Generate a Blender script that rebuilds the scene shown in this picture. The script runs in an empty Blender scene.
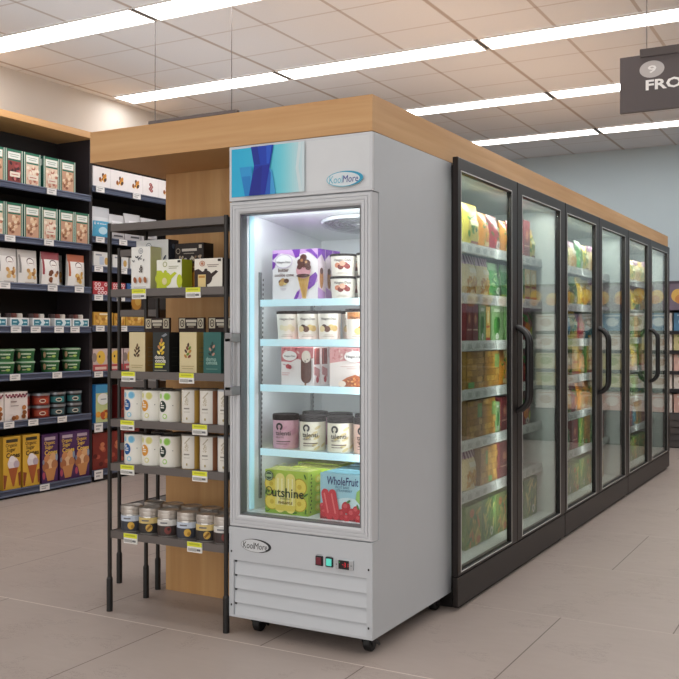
import bpy, bmesh, math, random
from mathutils import Vector, Matrix
random.seed(7)
C = bpy.context.scene.collection
PI = math.pi

# ---------------------------------------------------------------- materials
def lin(h):
    h = h.lstrip('#')
    out = []
    for i in (0, 2, 4):
        c = int(h[i:i+2], 16) / 255
        out.append(c/12.92 if c <= .04045 else ((c+.055)/1.055)**2.4)
    return (out[0], out[1], out[2], 1)
_M = {}
def M(col, rough=.5, metal=0., emit=0., var=.05, spec=.5):
    """Procedural painted / printed surface: a base colour with a faint noise mottling."""
    k = (col, rough, metal, emit, var, spec)
    if k in _M: return _M[k]
    m = bpy.data.materials.new('surface_' + col.lstrip('#')); m.use_nodes = True
    nt = m.node_tree; b = nt.nodes['Principled BSDF']
    c = lin(col)
    if var:
        tc = nt.nodes.new('ShaderNodeTexCoord'); n = nt.nodes.new('ShaderNodeTexNoise')
        n.inputs['Scale'].default_value = 9; n.inputs['Detail'].default_value = 2
        mx = nt.nodes.new('ShaderNodeMix'); mx.data_type = 'RGBA'
        mx.inputs[6].default_value = tuple(v*(1-var) for v in c[:3]) + (1,)
        mx.inputs[7].default_value = tuple(min(1, v*(1+var)) for v in c[:3]) + (1,)
        nt.links.new(tc.outputs['Object'], n.inputs['Vector'])
        nt.links.new(n.outputs['Fac'], mx.inputs[0])
        nt.links.new(mx.outputs[2], b.inputs['Base Color'])
    else:
        b.inputs['Base Color'].default_value = c
    b.inputs['Roughness'].default_value = rough
    b.inputs['Metallic'].default_value = metal
    b.inputs['Specular IOR Level'].default_value = spec
    if emit:
        b.inputs['Emission Color'].default_value = c
        b.inputs['Emission Strength'].default_value = emit
    _M[k] = m
    return m

def nodes(name):
    m = bpy.data.materials.new(name); m.use_nodes = True
    nt = m.node_tree
    return m, nt, nt.nodes['Principled BSDF']
def N(nt, t, **kw):
    n = nt.nodes.new('ShaderNode' + t)
    for k, v in kw.items(): setattr(n, k, v)
    return n
def math_(nt, op, a, b=None, c=None):
    n = N(nt, 'Math', operation=op)
    for i, v in enumerate((a, b, c)):
        if v is None: continue
        if isinstance(v, (int, float)): n.inputs[i].default_value = v
        else: nt.links.new(v, n.inputs[i])
    return n.outputs[0]
def mix(nt, f, a, b):
    n = N(nt, 'Mix', data_type='RGBA')
    for i, v in ((0, f), (6, a), (7, b)):
        if isinstance(v, (int, float)): n.inputs[i].default_value = v
        elif isinstance(v, tuple): n.inputs[i].default_value = v
        else: nt.links.new(v, n.inputs[i])
    return n.outputs[2]
def noise(nt, vec, scale, detail=4, rough=.55):
    n = N(nt, 'TexNoise'); n.inputs['Scale'].default_value = scale
    n.inputs['Detail'].default_value = detail; n.inputs['Roughness'].default_value = rough
    nt.links.new(vec, n.inputs['Vector']); return n.outputs['Fac']
def mapping(nt, vec, sc):
    n = N(nt, 'Mapping'); n.inputs['Scale'].default_value = sc
    nt.links.new(vec, n.inputs['Vector']); return n.outputs['Vector']

def wood(name, c1, c2, c3, sc, staves):
    m, nt, b = nodes(name)
    p = N(nt, 'NewGeometry').outputs['Position']
    g = noise(nt, mapping(nt, p, sc), 1, 6, .6)
    g2 = noise(nt, mapping(nt, p, tuple(s*.25 for s in sc)), 1.7, 3)
    c = mix(nt, g, lin(c1), lin(c2))
    f = math_(nt, 'MULTIPLY', math_(nt, 'SUBTRACT', g2, .38), 2.4)
    n = N(nt, 'Clamp'); nt.links.new(f, n.inputs[0])
    c = mix(nt, math_(nt, 'MULTIPLY', n.outputs[0], .6), c, lin(c3))
    # staves: narrow glued strips of slightly different tone
    st = N(nt, 'TexVoronoi'); st.feature = 'F1'; st.inputs['Scale'].default_value = 1
    nt.links.new(mapping(nt, p, staves), st.inputs['Vector'])
    sep = N(nt, 'SeparateColor'); nt.links.new(st.outputs['Color'], sep.inputs[0])
    c = mix(nt, math_(nt, 'MULTIPLY', sep.outputs[0], .22), c, lin(c3))
    nt.links.new(c, b.inputs['Base Color'])
    b.inputs['Roughness'].default_value = .5
    return m
W_BEAM = wood('oak_beam', 'e4be8c', 'c6935a', 'b07a42', (1.3, 1.3, 30), (.7, .7, 16))
W_PANEL = wood('oak_panel', 'e2ba84', 'c8955a', 'b07a42', (30, 30, 1.2), (11, 11, .5))

def floor_mat():
    m, nt, b = nodes('floor_tiles')
    p = N(nt, 'NewGeometry').outputs['Position']
    s = N(nt, 'SeparateXYZ'); nt.links.new(p, s.inputs[0])
    x, y = s.outputs[0], s.outputs[1]
    yr = math_(nt, 'DIVIDE', math_(nt, 'ADD', y, .075), .985)
    row = math_(nt, 'FLOOR', yr)
    fy = math_(nt, 'FRACT', yr)
    dy = math_(nt, 'MULTIPLY', math_(nt, 'MINIMUM', fy, math_(nt, 'SUBTRACT', 1, fy)), .985)
    half = math_(nt, 'MULTIPLY', math_(nt, 'FRACT', math_(nt, 'MULTIPLY', row, .5)), 2)   # 0 / 1 on alternate rows
    xr = math_(nt, 'DIVIDE', math_(nt, 'ADD', math_(nt, 'SUBTRACT', x, .49), math_(nt, 'MULTIPLY', half, .485)), .97)
    col = math_(nt, 'FLOOR', xr)
    fx = math_(nt, 'FRACT', xr)
    dx = math_(nt, 'MULTIPLY', math_(nt, 'MINIMUM', fx, math_(nt, 'SUBTRACT', 1, fx)), .97)
    n1 = noise(nt, p, 2.2, 5)
    n2 = noise(nt, mapping(nt, p, (3.2, 9, 1)), 2.4, 8, .7)
    n3 = noise(nt, mapping(nt, p, (2.1, 6, 1)), 5, 6, .75)
    base = mix(nt, n1, lin('b4a79f'), lin('a3958d'))
    base = mix(nt, math_(nt, 'MULTIPLY', n2, .45), base, lin('aca099'))
    # scratchy veins
    v = math_(nt, 'ABSOLUTE', math_(nt, 'SUBTRACT', n3, .5))
    v = math_(nt, 'LESS_THAN', v, .008)
    gate = math_(nt, 'GREATER_THAN', noise(nt, p, 3.1, 2), .56)
    base = mix(nt, math_(nt, 'MULTIPLY', math_(nt, 'MULTIPLY', v, gate), .5), base, lin('74655d'))
    # per tile tone
    cm = N(nt, 'CombineXYZ'); nt.links.new(row, cm.inputs[0]); nt.links.new(col, cm.inputs[1])
    wn = N(nt, 'TexWhiteNoise'); nt.links.new(cm.outputs[0], wn.inputs['Vector'])
    base = mix(nt, math_(nt, 'MULTIPLY', wn.outputs['Value'], .12), base, lin('94857c'))
    lx = math_(nt, 'LESS_THAN', dx, .0028)
    ly = math_(nt, 'LESS_THAN', dy, .003)
    base = mix(nt, math_(nt, 'MULTIPLY', lx, .8), base, lin('55473f'))
    lf = math_(nt, 'ADD', .25, math_(nt, 'MULTIPLY', math_(nt, 'LESS_THAN', math_(nt, 'ABSOLUTE', math_(nt, 'ADD', y, .075)), .01), .6))
    base = mix(nt, math_(nt, 'MULTIPLY', ly, lf), base, lin('e2d8ce'))
    nt.links.new(base, b.inputs['Base Color'])
    rr = math_(nt, 'ADD', .3, math_(nt, 'MULTIPLY', n2, .25))
    nt.links.new(rr, b.inputs['Roughness'])
    b.inputs['Specular IOR Level'].default_value = .35
    return m

CX0, CY0, CT = -.865, 1.77, .6
def ceiling_mat():
    m, nt, b = nodes('ceiling_tiles')
    p = N(nt, 'NewGeometry').outputs['Position']
    s = N(nt, 'SeparateXYZ'); nt.links.new(p, s.inputs[0])
    def grid(c, o, t, w):
        f = math_(nt, 'FRACT', math_(nt, 'DIVIDE', math_(nt, 'SUBTRACT', c, o), t))
        d = math_(nt, 'MULTIPLY', math_(nt, 'MINIMUM', f, math_(nt, 'SUBTRACT', 1, f)), t)
        return math_(nt, 'LESS_THAN', d, w)
    gx = grid(s.outputs[0], CX0, .6, .013)
    gx2 = grid(s.outputs[0], CX0, 1.8, .019)
    gy = grid(s.outputs[1], CY0, .5927, .009)
    n = noise(nt, p, 90, 3, .7); n0 = noise(nt, p, .8, 2)
    base = mix(nt, n, lin('d0d2d6'), lin('dcdee2'))
    base = mix(nt, math_(nt, 'MULTIPLY', n0, .25), base, lin('cbc1bc'))
    base = mix(nt, math_(nt, 'MULTIPLY', gy, .4), base, lin('9c887a'))
    base = mix(nt, math_(nt, 'MULTIPLY', gx, .55), base, lin('94806f'))
    base = mix(nt, math_(nt, 'MULTIPLY', gx2, .35), base, lin('94806f'))
    nt.links.new(base, b.inputs['Base Color'])
    b.inputs['Roughness'].default_value = .9
    return m

def wall_mat(name, a, b_):
    m, nt, b = nodes(name)
    p = N(nt, 'NewGeometry').outputs['Position']
    c = mix(nt, noise(nt, p, 1.5, 4), lin(a), lin(b_))
    nt.links.new(c, b.inputs['Base Color']); b.inputs['Roughness'].default_value = .85
    return m

def glass_mat(name, tint, refl):
    m, nt, b = nodes(name)
    nt.nodes.remove(b)
    out = nt.nodes['Material Output']
    tr = N(nt, 'BsdfTransparent'); tr.inputs[0].default_value = lin(tint)
    gl = N(nt, 'BsdfGlossy'); gl.inputs['Roughness'].default_value = .03
    ge = N(nt, 'NewGeometry')                                   # Schlick reflectance of a thin sheet, the same from both faces
    dt = N(nt, 'VectorMath', operation='DOT_PRODUCT')
    nt.links.new(ge.outputs['Normal'], dt.inputs[0]); nt.links.new(ge.outputs['Incoming'], dt.inputs[1])
    g = math_(nt, 'SUBTRACT', 1, math_(nt, 'ABSOLUTE', dt.outputs['Value']))
    f = math_(nt, 'MULTIPLY', math_(nt, 'ADD', .04, math_(nt, 'MULTIPLY', math_(nt, 'POWER', g, 4.), .9)), refl)
    mx = N(nt, 'MixShader')
    nt.links.new(f, mx.inputs[0]); nt.links.new(tr.outputs[0], mx.inputs[1]); nt.links.new(gl.outputs[0], mx.inputs[2])
    nt.links.new(mx.outputs[0], out.inputs['Surface'])
    return m
GLASS_F = glass_mat('clear_door_glass', 'fafcfc', .8)
GLASS_Z = glass_mat('freezer_door_glass', 'eaeeeb', 1.0)
GLASS_J = glass_mat('jar_glass', 'eef0ee', 1.0)

# ---------------------------------------------------------------- mesh builder
class MB:
    def __init__(s): s.v, s.f, s.m, s.sm, s.mats = [], [], [], [], []
    def mi(s, mat):
        if isinstance(mat, str): mat = M(mat)
        if mat not in s.mats: s.mats.append(mat)
        return s.mats.index(mat)
    def add(s, verts, faces, mat, smooth=False):
        o = len(s.v); i = s.mi(mat)
        s.v += [tuple(p) for p in verts]
        for f in faces:
            s.f.append([o + k for k in f]); s.m.append(i); s.sm.append(smooth)
    def box(s, x0, x1, y0, y1, z0, z1, mat, bev=0, skip=''):
        if bev:
            bm = bmesh.new(); bmesh.ops.create_cube(bm, size=1)
            for v in bm.verts:
                v.co = Vector(((x0+x1)/2 + v.co.x*(x1-x0), (y0+y1)/2 + v.co.y*(y1-y0), (z0+z1)/2 + v.co.z*(z1-z0)))
            bmesh.ops.bevel(bm, geom=bm.edges[:], offset=bev, segments=2, profile=.5, affect='EDGES')
            bm.verts.index_update()
            s.add([v.co[:] for v in bm.verts], [[v.index for v in f.verts] for f in bm.faces], mat); bm.free(); return
        V = [(x0,y0,z0),(x1,y0,z0),(x1,y1,z0),(x0,y1,z0),(x0,y0,z1),(x1,y0,z1),(x1,y1,z1),(x0,y1,z1)]
        F = dict(b=[3,2,1,0], t=[4,5,6,7], f=[0,1,5,4], k=[2,3,7,6], l=[3,0,4,7], r=[1,2,6,5])
        mats = mat if isinstance(mat, dict) else None
        for k, f in F.items():
            if k in skip: continue
            s.add([V[i] for i in f], [[0,1,2,3]], mats.get(k, mats['*']) if mats else mat)
    def lathe(s, prof, mats, cx=0, cy=0, n=28, caps=True):
        """prof: list of (r, z); mats: one material or one per segment."""
        rings = [[(cx + r*math.cos(2*PI*i/n), cy + r*math.sin(2*PI*i/n), z) for i in range(n)] for r, z in prof]
        for k in range(len(prof)-1):
            mt = mats[k] if isinstance(mats, list) else mats
            V = rings[k] + rings[k+1]
            s.add(V, [[i, (i+1) % n, n+(i+1) % n, n+i] for i in range(n)], mt, True)
        if caps:
            if prof[0][0] > 1e-4: s.add(rings[0], [list(range(n))[::-1]], mats[0] if isinstance(mats, list) else mats)
            if prof[-1][0] > 1e-4: s.add(rings[-1], [list(range(n))], mats[-1] if isinstance(mats, list) else mats)
    def tube(s, path, r, mat, n=10, caps=True):
        path = [Vector(p) for p in path]; rings = []
        ref = None
        for i, p in enumerate(path):
            t = (path[min(i+1, len(path)-1)] - path[max(i-1, 0)]).normalized()
            if ref is None: ref = t.orthogonal().normalized()
            ref = (ref - t*ref.dot(t)).normalized(); q = t.cross(ref)
            rings.append([tuple(p + r*(math.cos(2*PI*k/n)*ref + math.sin(2*PI*k/n)*q)) for k in range(n)])
        V = [v for rg in rings for v in rg]; F = []
        for i in range(len(path)-1):
            for k in range(n): F.append([i*n+k, i*n+(k+1) % n, (i+1)*n+(k+1) % n, (i+1)*n+k])
        s.add(V, F, mat, True)
        if caps:
            s.add(rings[0], [list(range(n))[::-1]], mat); s.add(rings[-1], [list(range(n))], mat)
    def prism(s, pts, axis, a, b, mat):
        """extrude a 2-D outline: axis 'x' -> pts are (y,z); 'y' -> (x,z); 'z' -> (x,y)."""
        def P(p, t): return {'x': (t, p[0], p[1]), 'y': (p[0], t, p[1]), 'z': (p[0], p[1], t)}[axis]
        n = len(pts); V = [P(p, a) for p in pts] + [P(p, b) for p in pts]
        s.add(V, [[i, (i+1) % n, n+(i+1) % n, n+i] for i in range(n)] + [list(range(n))[::-1], list(range(n, 2*n))], mat)
    def loops(s, rects, mat, P):
        """rects: list of ((u0,u1,v0,v1), depth); bridges consecutive rectangles. P(u,v,depth)->xyz"""
        V = []
        for (u0, u1, v0, v1), dpt in rects: V += [P(u0,v0,dpt), P(u1,v0,dpt), P(u1,v1,dpt), P(u0,v1,dpt)]
        F = []
        for k in range(len(rects)-1):
            for i in range(4): F.append([k*4+i, k*4+(i+1) % 4, (k+1)*4+(i+1) % 4, (k+1)*4+i])
        s.add(V, F, mat)
    def mesh(s, name, off=(0,0,0)):
        me = bpy.data.meshes.new(name)
        me.from_pydata([(x-off[0], y-off[1], z-off[2]) for x, y, z in s.v], [], s.f)
        for mt in s.mats: me.materials.append(mt)
        me.polygons.foreach_set('material_index', s.m); me.polygons.foreach_set('use_smooth', s.sm)
        bm = bmesh.new(); bm.from_mesh(me)
        if s.clean: bmesh.ops.recalc_face_normals(bm, faces=bm.faces[:])
        bm.to_mesh(me); bm.free(); me.update()
        return me
    clean = False
    def build(s, name, parent=None, base=None):
        """link as one object; verts are in the frame of the parent's root (base = that root's world place)."""
        off = base if base is not None else ((0,0,0) if parent is None else ROOT.get(parent, (0,0,0)))
        o = bpy.data.objects.new(name, s.mesh(name, off)); C.objects.link(o)
        if parent is not None:
            o.parent = parent; ROOT[o] = off
        elif base is not None: o.location = base
        return o
ROOT = {}

# ---------------------------------------------------------------- printing on faces
_T = {}
def text_mesh(t, bold=0., sh=0.):
    k = (t, bold, sh)
    if k not in _T:
        cu = bpy.data.curves.new('lettering', 'FONT'); cu.body = t; cu.resolution_u = 2; cu.offset = bold; cu.shear = sh
        cu.align_x = 'LEFT'
        o = bpy.data.objects.new('lettering', cu)
        me = bpy.data.meshes.new_from_object(o)
        vs = [v.co[:2] for v in me.vertices]; fs = [list(p.vertices) for p in me.polygons]
        bpy.data.objects.remove(o); bpy.data.curves.remove(cu); bpy.data.meshes.remove(me)
        xs = [v[0] for v in vs]; ys = [v[1] for v in vs]
        _T[k] = (vs, fs, min(xs), max(xs), min(ys), max(ys))
    return _T[k]
class Face:
    """A printable face: P(u, v, lift) -> xyz, u to the right, v up as the reader sees it."""
    def __init__(s, mb, P, curved=False): s.mb, s.P, s.l, s.curved = mb, P, .0005, curved
    def lift(s): s.l += .00025; return s.l
    def rect(s, u0, v0, u1, v1, col):
        l = s.lift(); n = 8 if s.curved else 1; nv = 4 if s.curved else 1
        V = [s.P(u0+(u1-u0)*i/n, v0+(v1-v0)*j/nv, l) for j in range(nv+1) for i in range(n+1)]
        s.mb.add(V, [[j*(n+1)+i, j*(n+1)+i+1, (j+1)*(n+1)+i+1, (j+1)*(n+1)+i] for j in range(nv) for i in range(n)], col)
    def ell(s, cu, cv, ru, rv, col, rot=0., n=20):
        l = s.lift(); rings = 3 if s.curved else 1
        ca, sa = math.cos(rot), math.sin(rot)
        V = [s.P(cu, cv, l)]; F = []
        for k in range(1, rings+1):
            for i in range(n):
                a, b = ru*k/rings*math.cos(2*PI*i/n), rv*k/rings*math.sin(2*PI*i/n)
                V.append(s.P(cu+a*ca-b*sa, cv+a*sa+b*ca, l))
        for i in range(n): F.append([0, 1+i, 1+(i+1) % n])
        for k in range(1, rings):
            o = 1+(k-1)*n
            for i in range(n): F.append([o+i, o+n+i, o+n+(i+1) % n, o+(i+1) % n])
        s.mb.add(V, F, col)
    def ring(s, cu, cv, ru, rv, w, col, a0=0., a1=2*PI, n=32):
        l = s.lift(); V = []
        for i in range(n+1):
            a = a0+(a1-a0)*i/n
            for q in (1, 0): V.append(s.P(cu+(ru-q*w)*math.cos(a), cv+(rv-q*w)*math.sin(a), l))
        s.mb.add(V, [[2*i, 2*i+1, 2*i+3, 2*i+2] for i in range(n)], col)
    def poly(s, pts, col):
        l = s.lift(); s.mb.add([s.P(u, v, l) for u, v in pts], [list(range(len(pts)))], col)
    def cap(s, u0, v0, u1, v1, r, col):
        """a capsule from (u0,v0) to (u1,v1)"""
        l = s.lift(); a = math.atan2(v1-v0, u1-u0); pts = []
        for i in range(9): t = a+PI/2+PI*i/8; pts.append((u0+r*math.cos(t), v0+r*math.sin(t)))
        for i in range(9): t = a-PI/2+PI*i/8; pts.append((u1+r*math.cos(t), v1+r*math.sin(t)))
        s.mb.add([s.P(u, v, l) for u, v in pts], [list(range(len(pts)))], col)
    def text(s, t, cu, cv, w=None, h=None, col='222222', bold=0., sh=0., sq=1.):
        vs, fs, x0, x1, y0, y1 = text_mesh(t, bold, sh)
        k = w/(x1-x0) if w else h/(y1-y0)
        kh = (h/(y1-y0) if (w and h) else k*sq)
        l = s.lift()
        s.mb.add([s.P(cu+(x-(x0+x1)/2)*k, cv+(y-(y0+y1)/2)*kh, l) for x, y in vs], fs, col)
def face(mb, o, u, v, n):
    o, u, v, n = map(Vector, (o, u, v, n))
    return Face(mb, lambda a, b, l: tuple(o + a*u + b*v + l*n))
def front(mb, y, cx=0, z=0): return face(mb, (cx, y, z), (1,0,0), (0,0,1), (0,-1,0))
def rside(mb, x, cy=0, z=0): return face(mb, (x, cy, z), (0,1,0), (0,0,1), (1,0,0))
def lside(mb, x, cy=0, z=0): return face(mb, (x, cy, z), (0,-1,0), (0,0,1), (-1,0,0))
def top(mb, z, cx=0, cy=0): return face(mb, (cx, cy, z), (1,0,0), (0,1,0), (0,0,1))
def cyl(mb, rf, cx=0, cy=0):
    """wrap around a standing round body, u = arc length from the front (-Y)"""
    def P(u, v, l):
        r = (rf(v) if callable(rf) else rf) + l
        a = u/r - PI/2
        return (cx + r*math.cos(a), cy + r*math.sin(a), v)
    return Face(mb, P, True)

# ---------------------------------------------------------------- things
USED = {}
def tag(o, label, cat, group=None, kind=None):
    if label in USED and not group: raise Exception('label twice: ' + label)
    USED[label] = 1
    n = len(label.replace('-', ' - ').split())
    if not 4 <= len(label.split()) <= 16: print('LABEL LENGTH', len(label.split()), label)
    o['label'] = label; o['category'] = cat
    if group: o['group'] = group
    if kind: o['kind'] = kind
    return o
def thing(name, loc=(0,0,0), rz=0):
    o = bpy.data.objects.new(name, None); C.objects.link(o); o.location = loc; o.rotation_euler = (0,0,rz)
    o.empty_display_size = .1; ROOT[o] = tuple(loc); return o
def struct(mb, name, label=None, base=(0,0,0)):
    o = mb.build(name, None, base); o['kind'] = 'structure'
    if label: o['label'] = label
    return o
def copy_tree(o, parent=None):
    c = o.copy(); C.objects.link(c)
    if parent is not None: c.parent = parent
    for ch in list(o.children): copy_tree(ch, c)
    return c
PROTO, FRESH = {}, set()
def place(key, loc, label, cat, group=None, rz=0, scale=None):
    """build the kind once, afterwards copy the thing with its parts"""
    if key not in PROTO:
        PROTO[key] = BUILD[key](); o = PROTO[key]
    else:
        o = copy_tree(PROTO[key])
        for k in ('label', 'group', 'category'):
            if k in o: del o[k]
    o.location = loc; o.rotation_euler = (0,0,rz)
    o.scale = scale if scale else (1,1,1)
    return tag(o, label, cat, group)
BUILD = {}
ORD = ['first','second','third','fourth','fifth','sixth','seventh','eighth','ninth','tenth','eleventh','twelfth','thirteenth','fourteenth']
def prod(f):
    BUILD[f.__name__] = f; return f
def carton(name, w, d, h, cf, cs=None, ct=None):
    """upright box, front on -Y at y=-d/2, standing on z=0"""
    mb = MB(); cs = cs or cf; ct = ct or cf
    mb.box(-w/2, w/2, -d/2, d/2, 0, h, {'*': M(cs) if isinstance(cs,str) else cs, 'f': M(cf) if isinstance(cf,str) else cf, 't': M(ct) if isinstance(ct,str) else ct})
    return mb
def pouch(w, d, h, col, topcol=None, tz=.8, side=None):
    """pillow bag standing on its gusset, pinched flat along the top"""
    mb = MB()
    def dep(u, v):
        t = max(0, min(1, v/h)); e = max(0, 1-(abs(2*u/w))**3)
        pr = (.82+.18*math.sin(min(1, t*2.2)*PI/2)) * (1-max(0, (t-.45)/.55)**1.5*.95)
        return max(.003, d*pr*(.35+.65*e))
    def wd(v):
        t = v/h; return 1-.06*math.sin(t*PI)
    def P(u, v, l): return (u*wd(v), -dep(u, v)/2-l, v)
    nx, nz = 8, 9
    fr = [P(-w/2+w*i/nx, h*j/nz, 0) for j in range(nz+1) for i in range(nx+1)]
    bk = [(x, -y, z) for x, y, z in fr]
    Q = lambda j0, j1: [[j*(nx+1)+i, j*(nx+1)+i+1, (j+1)*(nx+1)+i+1, (j+1)*(nx+1)+i] for j in range(j0, j1) for i in range(nx)]
    jt = int(nz*tz) if topcol else nz
    mb.add(fr, Q(0, jt), col, True); mb.add(bk, [f[::-1] for f in Q(0, jt)], col, True)
    if jt < nz:
        mb.add(fr, Q(jt, nz), topcol, True); mb.add(bk, [f[::-1] for f in Q(jt, nz)], topcol, True)
    for i in (0, nx):
        V = []
        for j in range(nz+1): V += [fr[j*(nx+1)+i], bk[j*(nx+1)+i]]
        mb.add(V, [[2*j, 2*j+1, 2*j+3, 2*j+2] for j in range(nz)], side or col)
    V = [fr[i] for i in range(nx+1)]+[bk[i] for i in range(nx, -1, -1)]
    mb.add(V, [list(range(len(V)))], col)
    return mb, Face(mb, P, True)
# ================================================================ PRODUCTS (each faces -Y, stands on z = 0)
HD = 'H\u00e4agen-Dazs'
# ---- glass door freezer: ice cream
@prod
def cone_box():
    w, d, h = .228, .062, .215
    mb = carton('box', w, d, h, 'f4f0f2', 'ead9e2', 'a060b4'); F = front(mb, -d/2)
    def art(F, W, x0):
        P = '7a2fb0'
        F.poly([(x0-W/2,h),(x0-W/2,h*.78),(x0-W*.42,h*.86),(x0-W*.3,h*.93),(x0-W*.12,h*.9),(x0,h*.84),(x0+W*.1,h*.9),(x0+W*.3,h*.93),(x0+W*.5,h*.8),(x0+W*.5,h)], 'cfa6dd')
        F.poly([(x0-W/2,h*.92),(x0-W/2,h*.8),(x0-W*.42,h*.87),(x0-W*.36,h*.94)], P)
        F.poly([(x0-W*.06,h),(x0+W*.02,h*.82),(x0+W*.1,h*.86),(x0+W*.12,h)], P)
        F.poly([(x0+W*.22,h*.98),(x0+W*.38,h*.9),(x0+W*.5,h*.78),(x0+W*.5,h*.86),(x0+W*.36,h)], P)
        F.poly([(x0-W/2,h*.6),(x0-W*.44,h*.66),(x0-W*.42,h*.74),(x0-W/2,h*.78)], P)
    art(F, w, 0)
    F.poly([(.0,.0),(.018,.04),(.05,.052),(.1,.09),(.114,.1),(.114,.075),(.08,.05),(.05,.02),(.03,0)], 'd9b7e6')
    F.poly([(.06,.06),(.075,.095),(.105,.115),(.114,.1),(.1,.06),(.07,.04)], '7a2fb0')
    F.poly([(-.005,0),(.012,.032),(.026,.038),(.02,.012),(.01,0)], '7a2fb0')
    F.ell(-.055, .165, .044, .03, 'f8f5f6'); F.ring(-.055, .165, .044, .03, .002, 'b59ad0')
    F.text(HD, -.055, .16, w=.07, col='35203c', bold=.012)
    F.text('butter', -.056, .127, w=.055, col='5a2c20', bold=.02)
    F.text('cookie cone', -.052, .106, w=.098, h=.015, col='5a2c20', bold=.02)
    for q, e, c in ((-.068,.076,'6a3a22'),(-.05,.072,'e6cf8c'),(-.058,.082,'b98a4a'),(-.04,.08,'5b3320'),(-.066,.068,'c9a25c')): F.ell(q, e, .013, .01, c)
    F.rect(-.07, .045, -.04, .047, 'b9a9b9'); F.rect(-.066, .04, -.044, .042, 'b9a9b9')
    F.poly([(.016,.1),(.078,.1),(.058,.003),(.042,.003)], 'e0b566')                 # cone
    for k in range(5): F.poly([(.022+k*.011,.098),(.026+k*.011,.098),(.049+k*.0015,.01),(.047+k*.0015,.01)], 'c99745')
    F.ell(.047, .122, .036, .034, 'dca0ac')
    for q, e, r in ((.036,.158,.02),(.062,.152,.02),(.048,.178,.017),(.028,.138,.013),(.072,.135,.014),(.05,.146,.014)): F.ell(q, e, r, r*.85, '58251d')
    F.ell(.04, .166, .007, .007, 'b98055'); F.ell(.062, .158, .006, .006, 'd1a070')
    F.ell(.047, .1, .034, .008, '4c1d1a')
    R = rside(mb, w/2); R.poly([(-d/2,h),(-d/2,h*.8),(0,h*.9),(d/2,h*.74),(d/2,h)], '7a2fb0'); R.ell(0, .09, .016, .045, 'b5793f'); R.ell(0, .12, .014, .014, '5b2a22')
    R.poly([(-d/2,.0),(-d/2,.05),(d/2,.03),(d/2,0)], 'c59bd8')
    return mb.build('ice_cream_cone_box')
def pint(art, lid='190b0a', r=.056, h=.1, band=None):
    t = thing('ice_cream_tub'); mb = MB(); rf = lambda v: r*(.86+.12*v/h)
    mb.lathe([(rf(0),0),(rf(h*.9),h*.9)], M('f2ede2', .45))
    F = cyl(mb, rf)
    if band: F.rect(-.055, h*.66, .055, h*.88, band)
    F.text(HD, .0, h*.7, w=r*1.35, col='3a1d1d', bold=.012)
    art(F, h)
    F.rect(-.02, h*.14, .02, h*.155, 'a99b8a'); F.rect(-.026, h*.09, .026, h*.105, 'a99b8a')
    mb.build('cup', t)
    m2 = MB(); m2.lathe([(r*.98,h*.89),(r*1.0,h*.9),(r*1.0,h*.985),(r*.97,h),(0,h)], M(lid, .6, spec=.25)); m2.build('lid', t)
    return t
@prod
def pint_berry():
    def a(F, h):
        for u, v, c in ((-.022,.045,'d98a6a'),(-.008,.038,'7a2420'),(.012,.047,'a83a34'),(.022,.04,'8b2a28'),(.0,.052,'e7b49a')): F.ell(u, v, .013, .011, c)
    return pint(a, h=.094, r=.057)
@prod
def pint_vanilla():
    def a(F, h):
        for u, v in ((-.024,.05),(-.005,.046),(.014,.052),(.026,.044)): F.ell(u, v, .012, .012, 'efe6c4')
    return pint(a, h=.122, r=.0518)
@prod
def pint_cookie():
    def a(F, h):
        for u, v, c in ((-.02,.05,'4a2a20'),(.012,.05,'e3c886'),(-.006,.043,'6b402c'),(.027,.046,'d9bb74'),(-.03,.044,'ecd9a2')): F.ell(u, v, .014, .013, c)
    return pint(a, h=.122, r=.0518)
@prod
def pint_caramel():
    def a(F, h):
        for u, v, c in ((.012,.042,'d98a35'),(.026,.035,'e6a54f'),(.0,.034,'f0c47c')): F.ell(u, v, .016, .014, c)
    return pint(a, h=.128, r=.058, band='d08a4f')
@prod
def bar_box_dark():
    w, d, h = .161, .062, .162
    mb = carton('box', w, d, h, 'f3edec', 'f1e9e8', 'd98e90'); F = front(mb, -d/2)
    F.poly([(-w/2,h),(-w/2,h*.62),(-w*.2,h*.6),(0,h*.7),(w*.2,h*.64),(w/2,h*.72),(w/2,h)], 'd57f84')
    for k in range(16): F.ell(random.uniform(-.07,.07), random.uniform(h*.72,h*.97), .008, .004, random.choice(['e9a9a9','b84a55','f2c9c5']), random.uniform(0,3))
    F.ell(-.036, .125, .036, .021, 'f8f4f2'); F.text(HD, -.036, .123, w=.056, col='3a1d22', bold=.012)
    F.cap(.047, .035, .047, .105, .026, '5c2c20'); F.cap(.047, .118, .047, .126, .022, 'efe4d8')
    for k in range(24): F.ell(.047+random.uniform(-.02,.02), random.uniform(.02,.112), .003, .002, random.choice(['7d4733','3f1b14']))
    F.rect(.043, .001, .051, .012, '8a5a34')
    F.ell(-.04, .08, .011, .01, 'c6545c'); F.ell(-.03, .077, .009, .009, 'a93743'); F.cap(-.065, .09, -.04, .082, .0012, 'b4444c')
    F.rect(-.07, .05, -.03, .053, 'd8a7a7'); F.rect(-.07, .042, -.036, .045, 'd8a7a7')
    R = rside(mb, w/2); R.rect(-d/2+.004, h*.55, d/2-.012, h-.004, '7d2a2a'); R.rect(-d/2+.012, h*.55, -d/2+.02, h-.004, 'b5625c')
    R.poly([(-d/2+.004,h*.5),(d/2-.012,h*.42),(d/2-.012,h*.2),(-d/2+.004,h*.28)], 'c5898b'); R.ell(0, h*.15, .012, .014, 'b23a48')
    return mb.build('ice_cream_bar_box')
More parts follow.
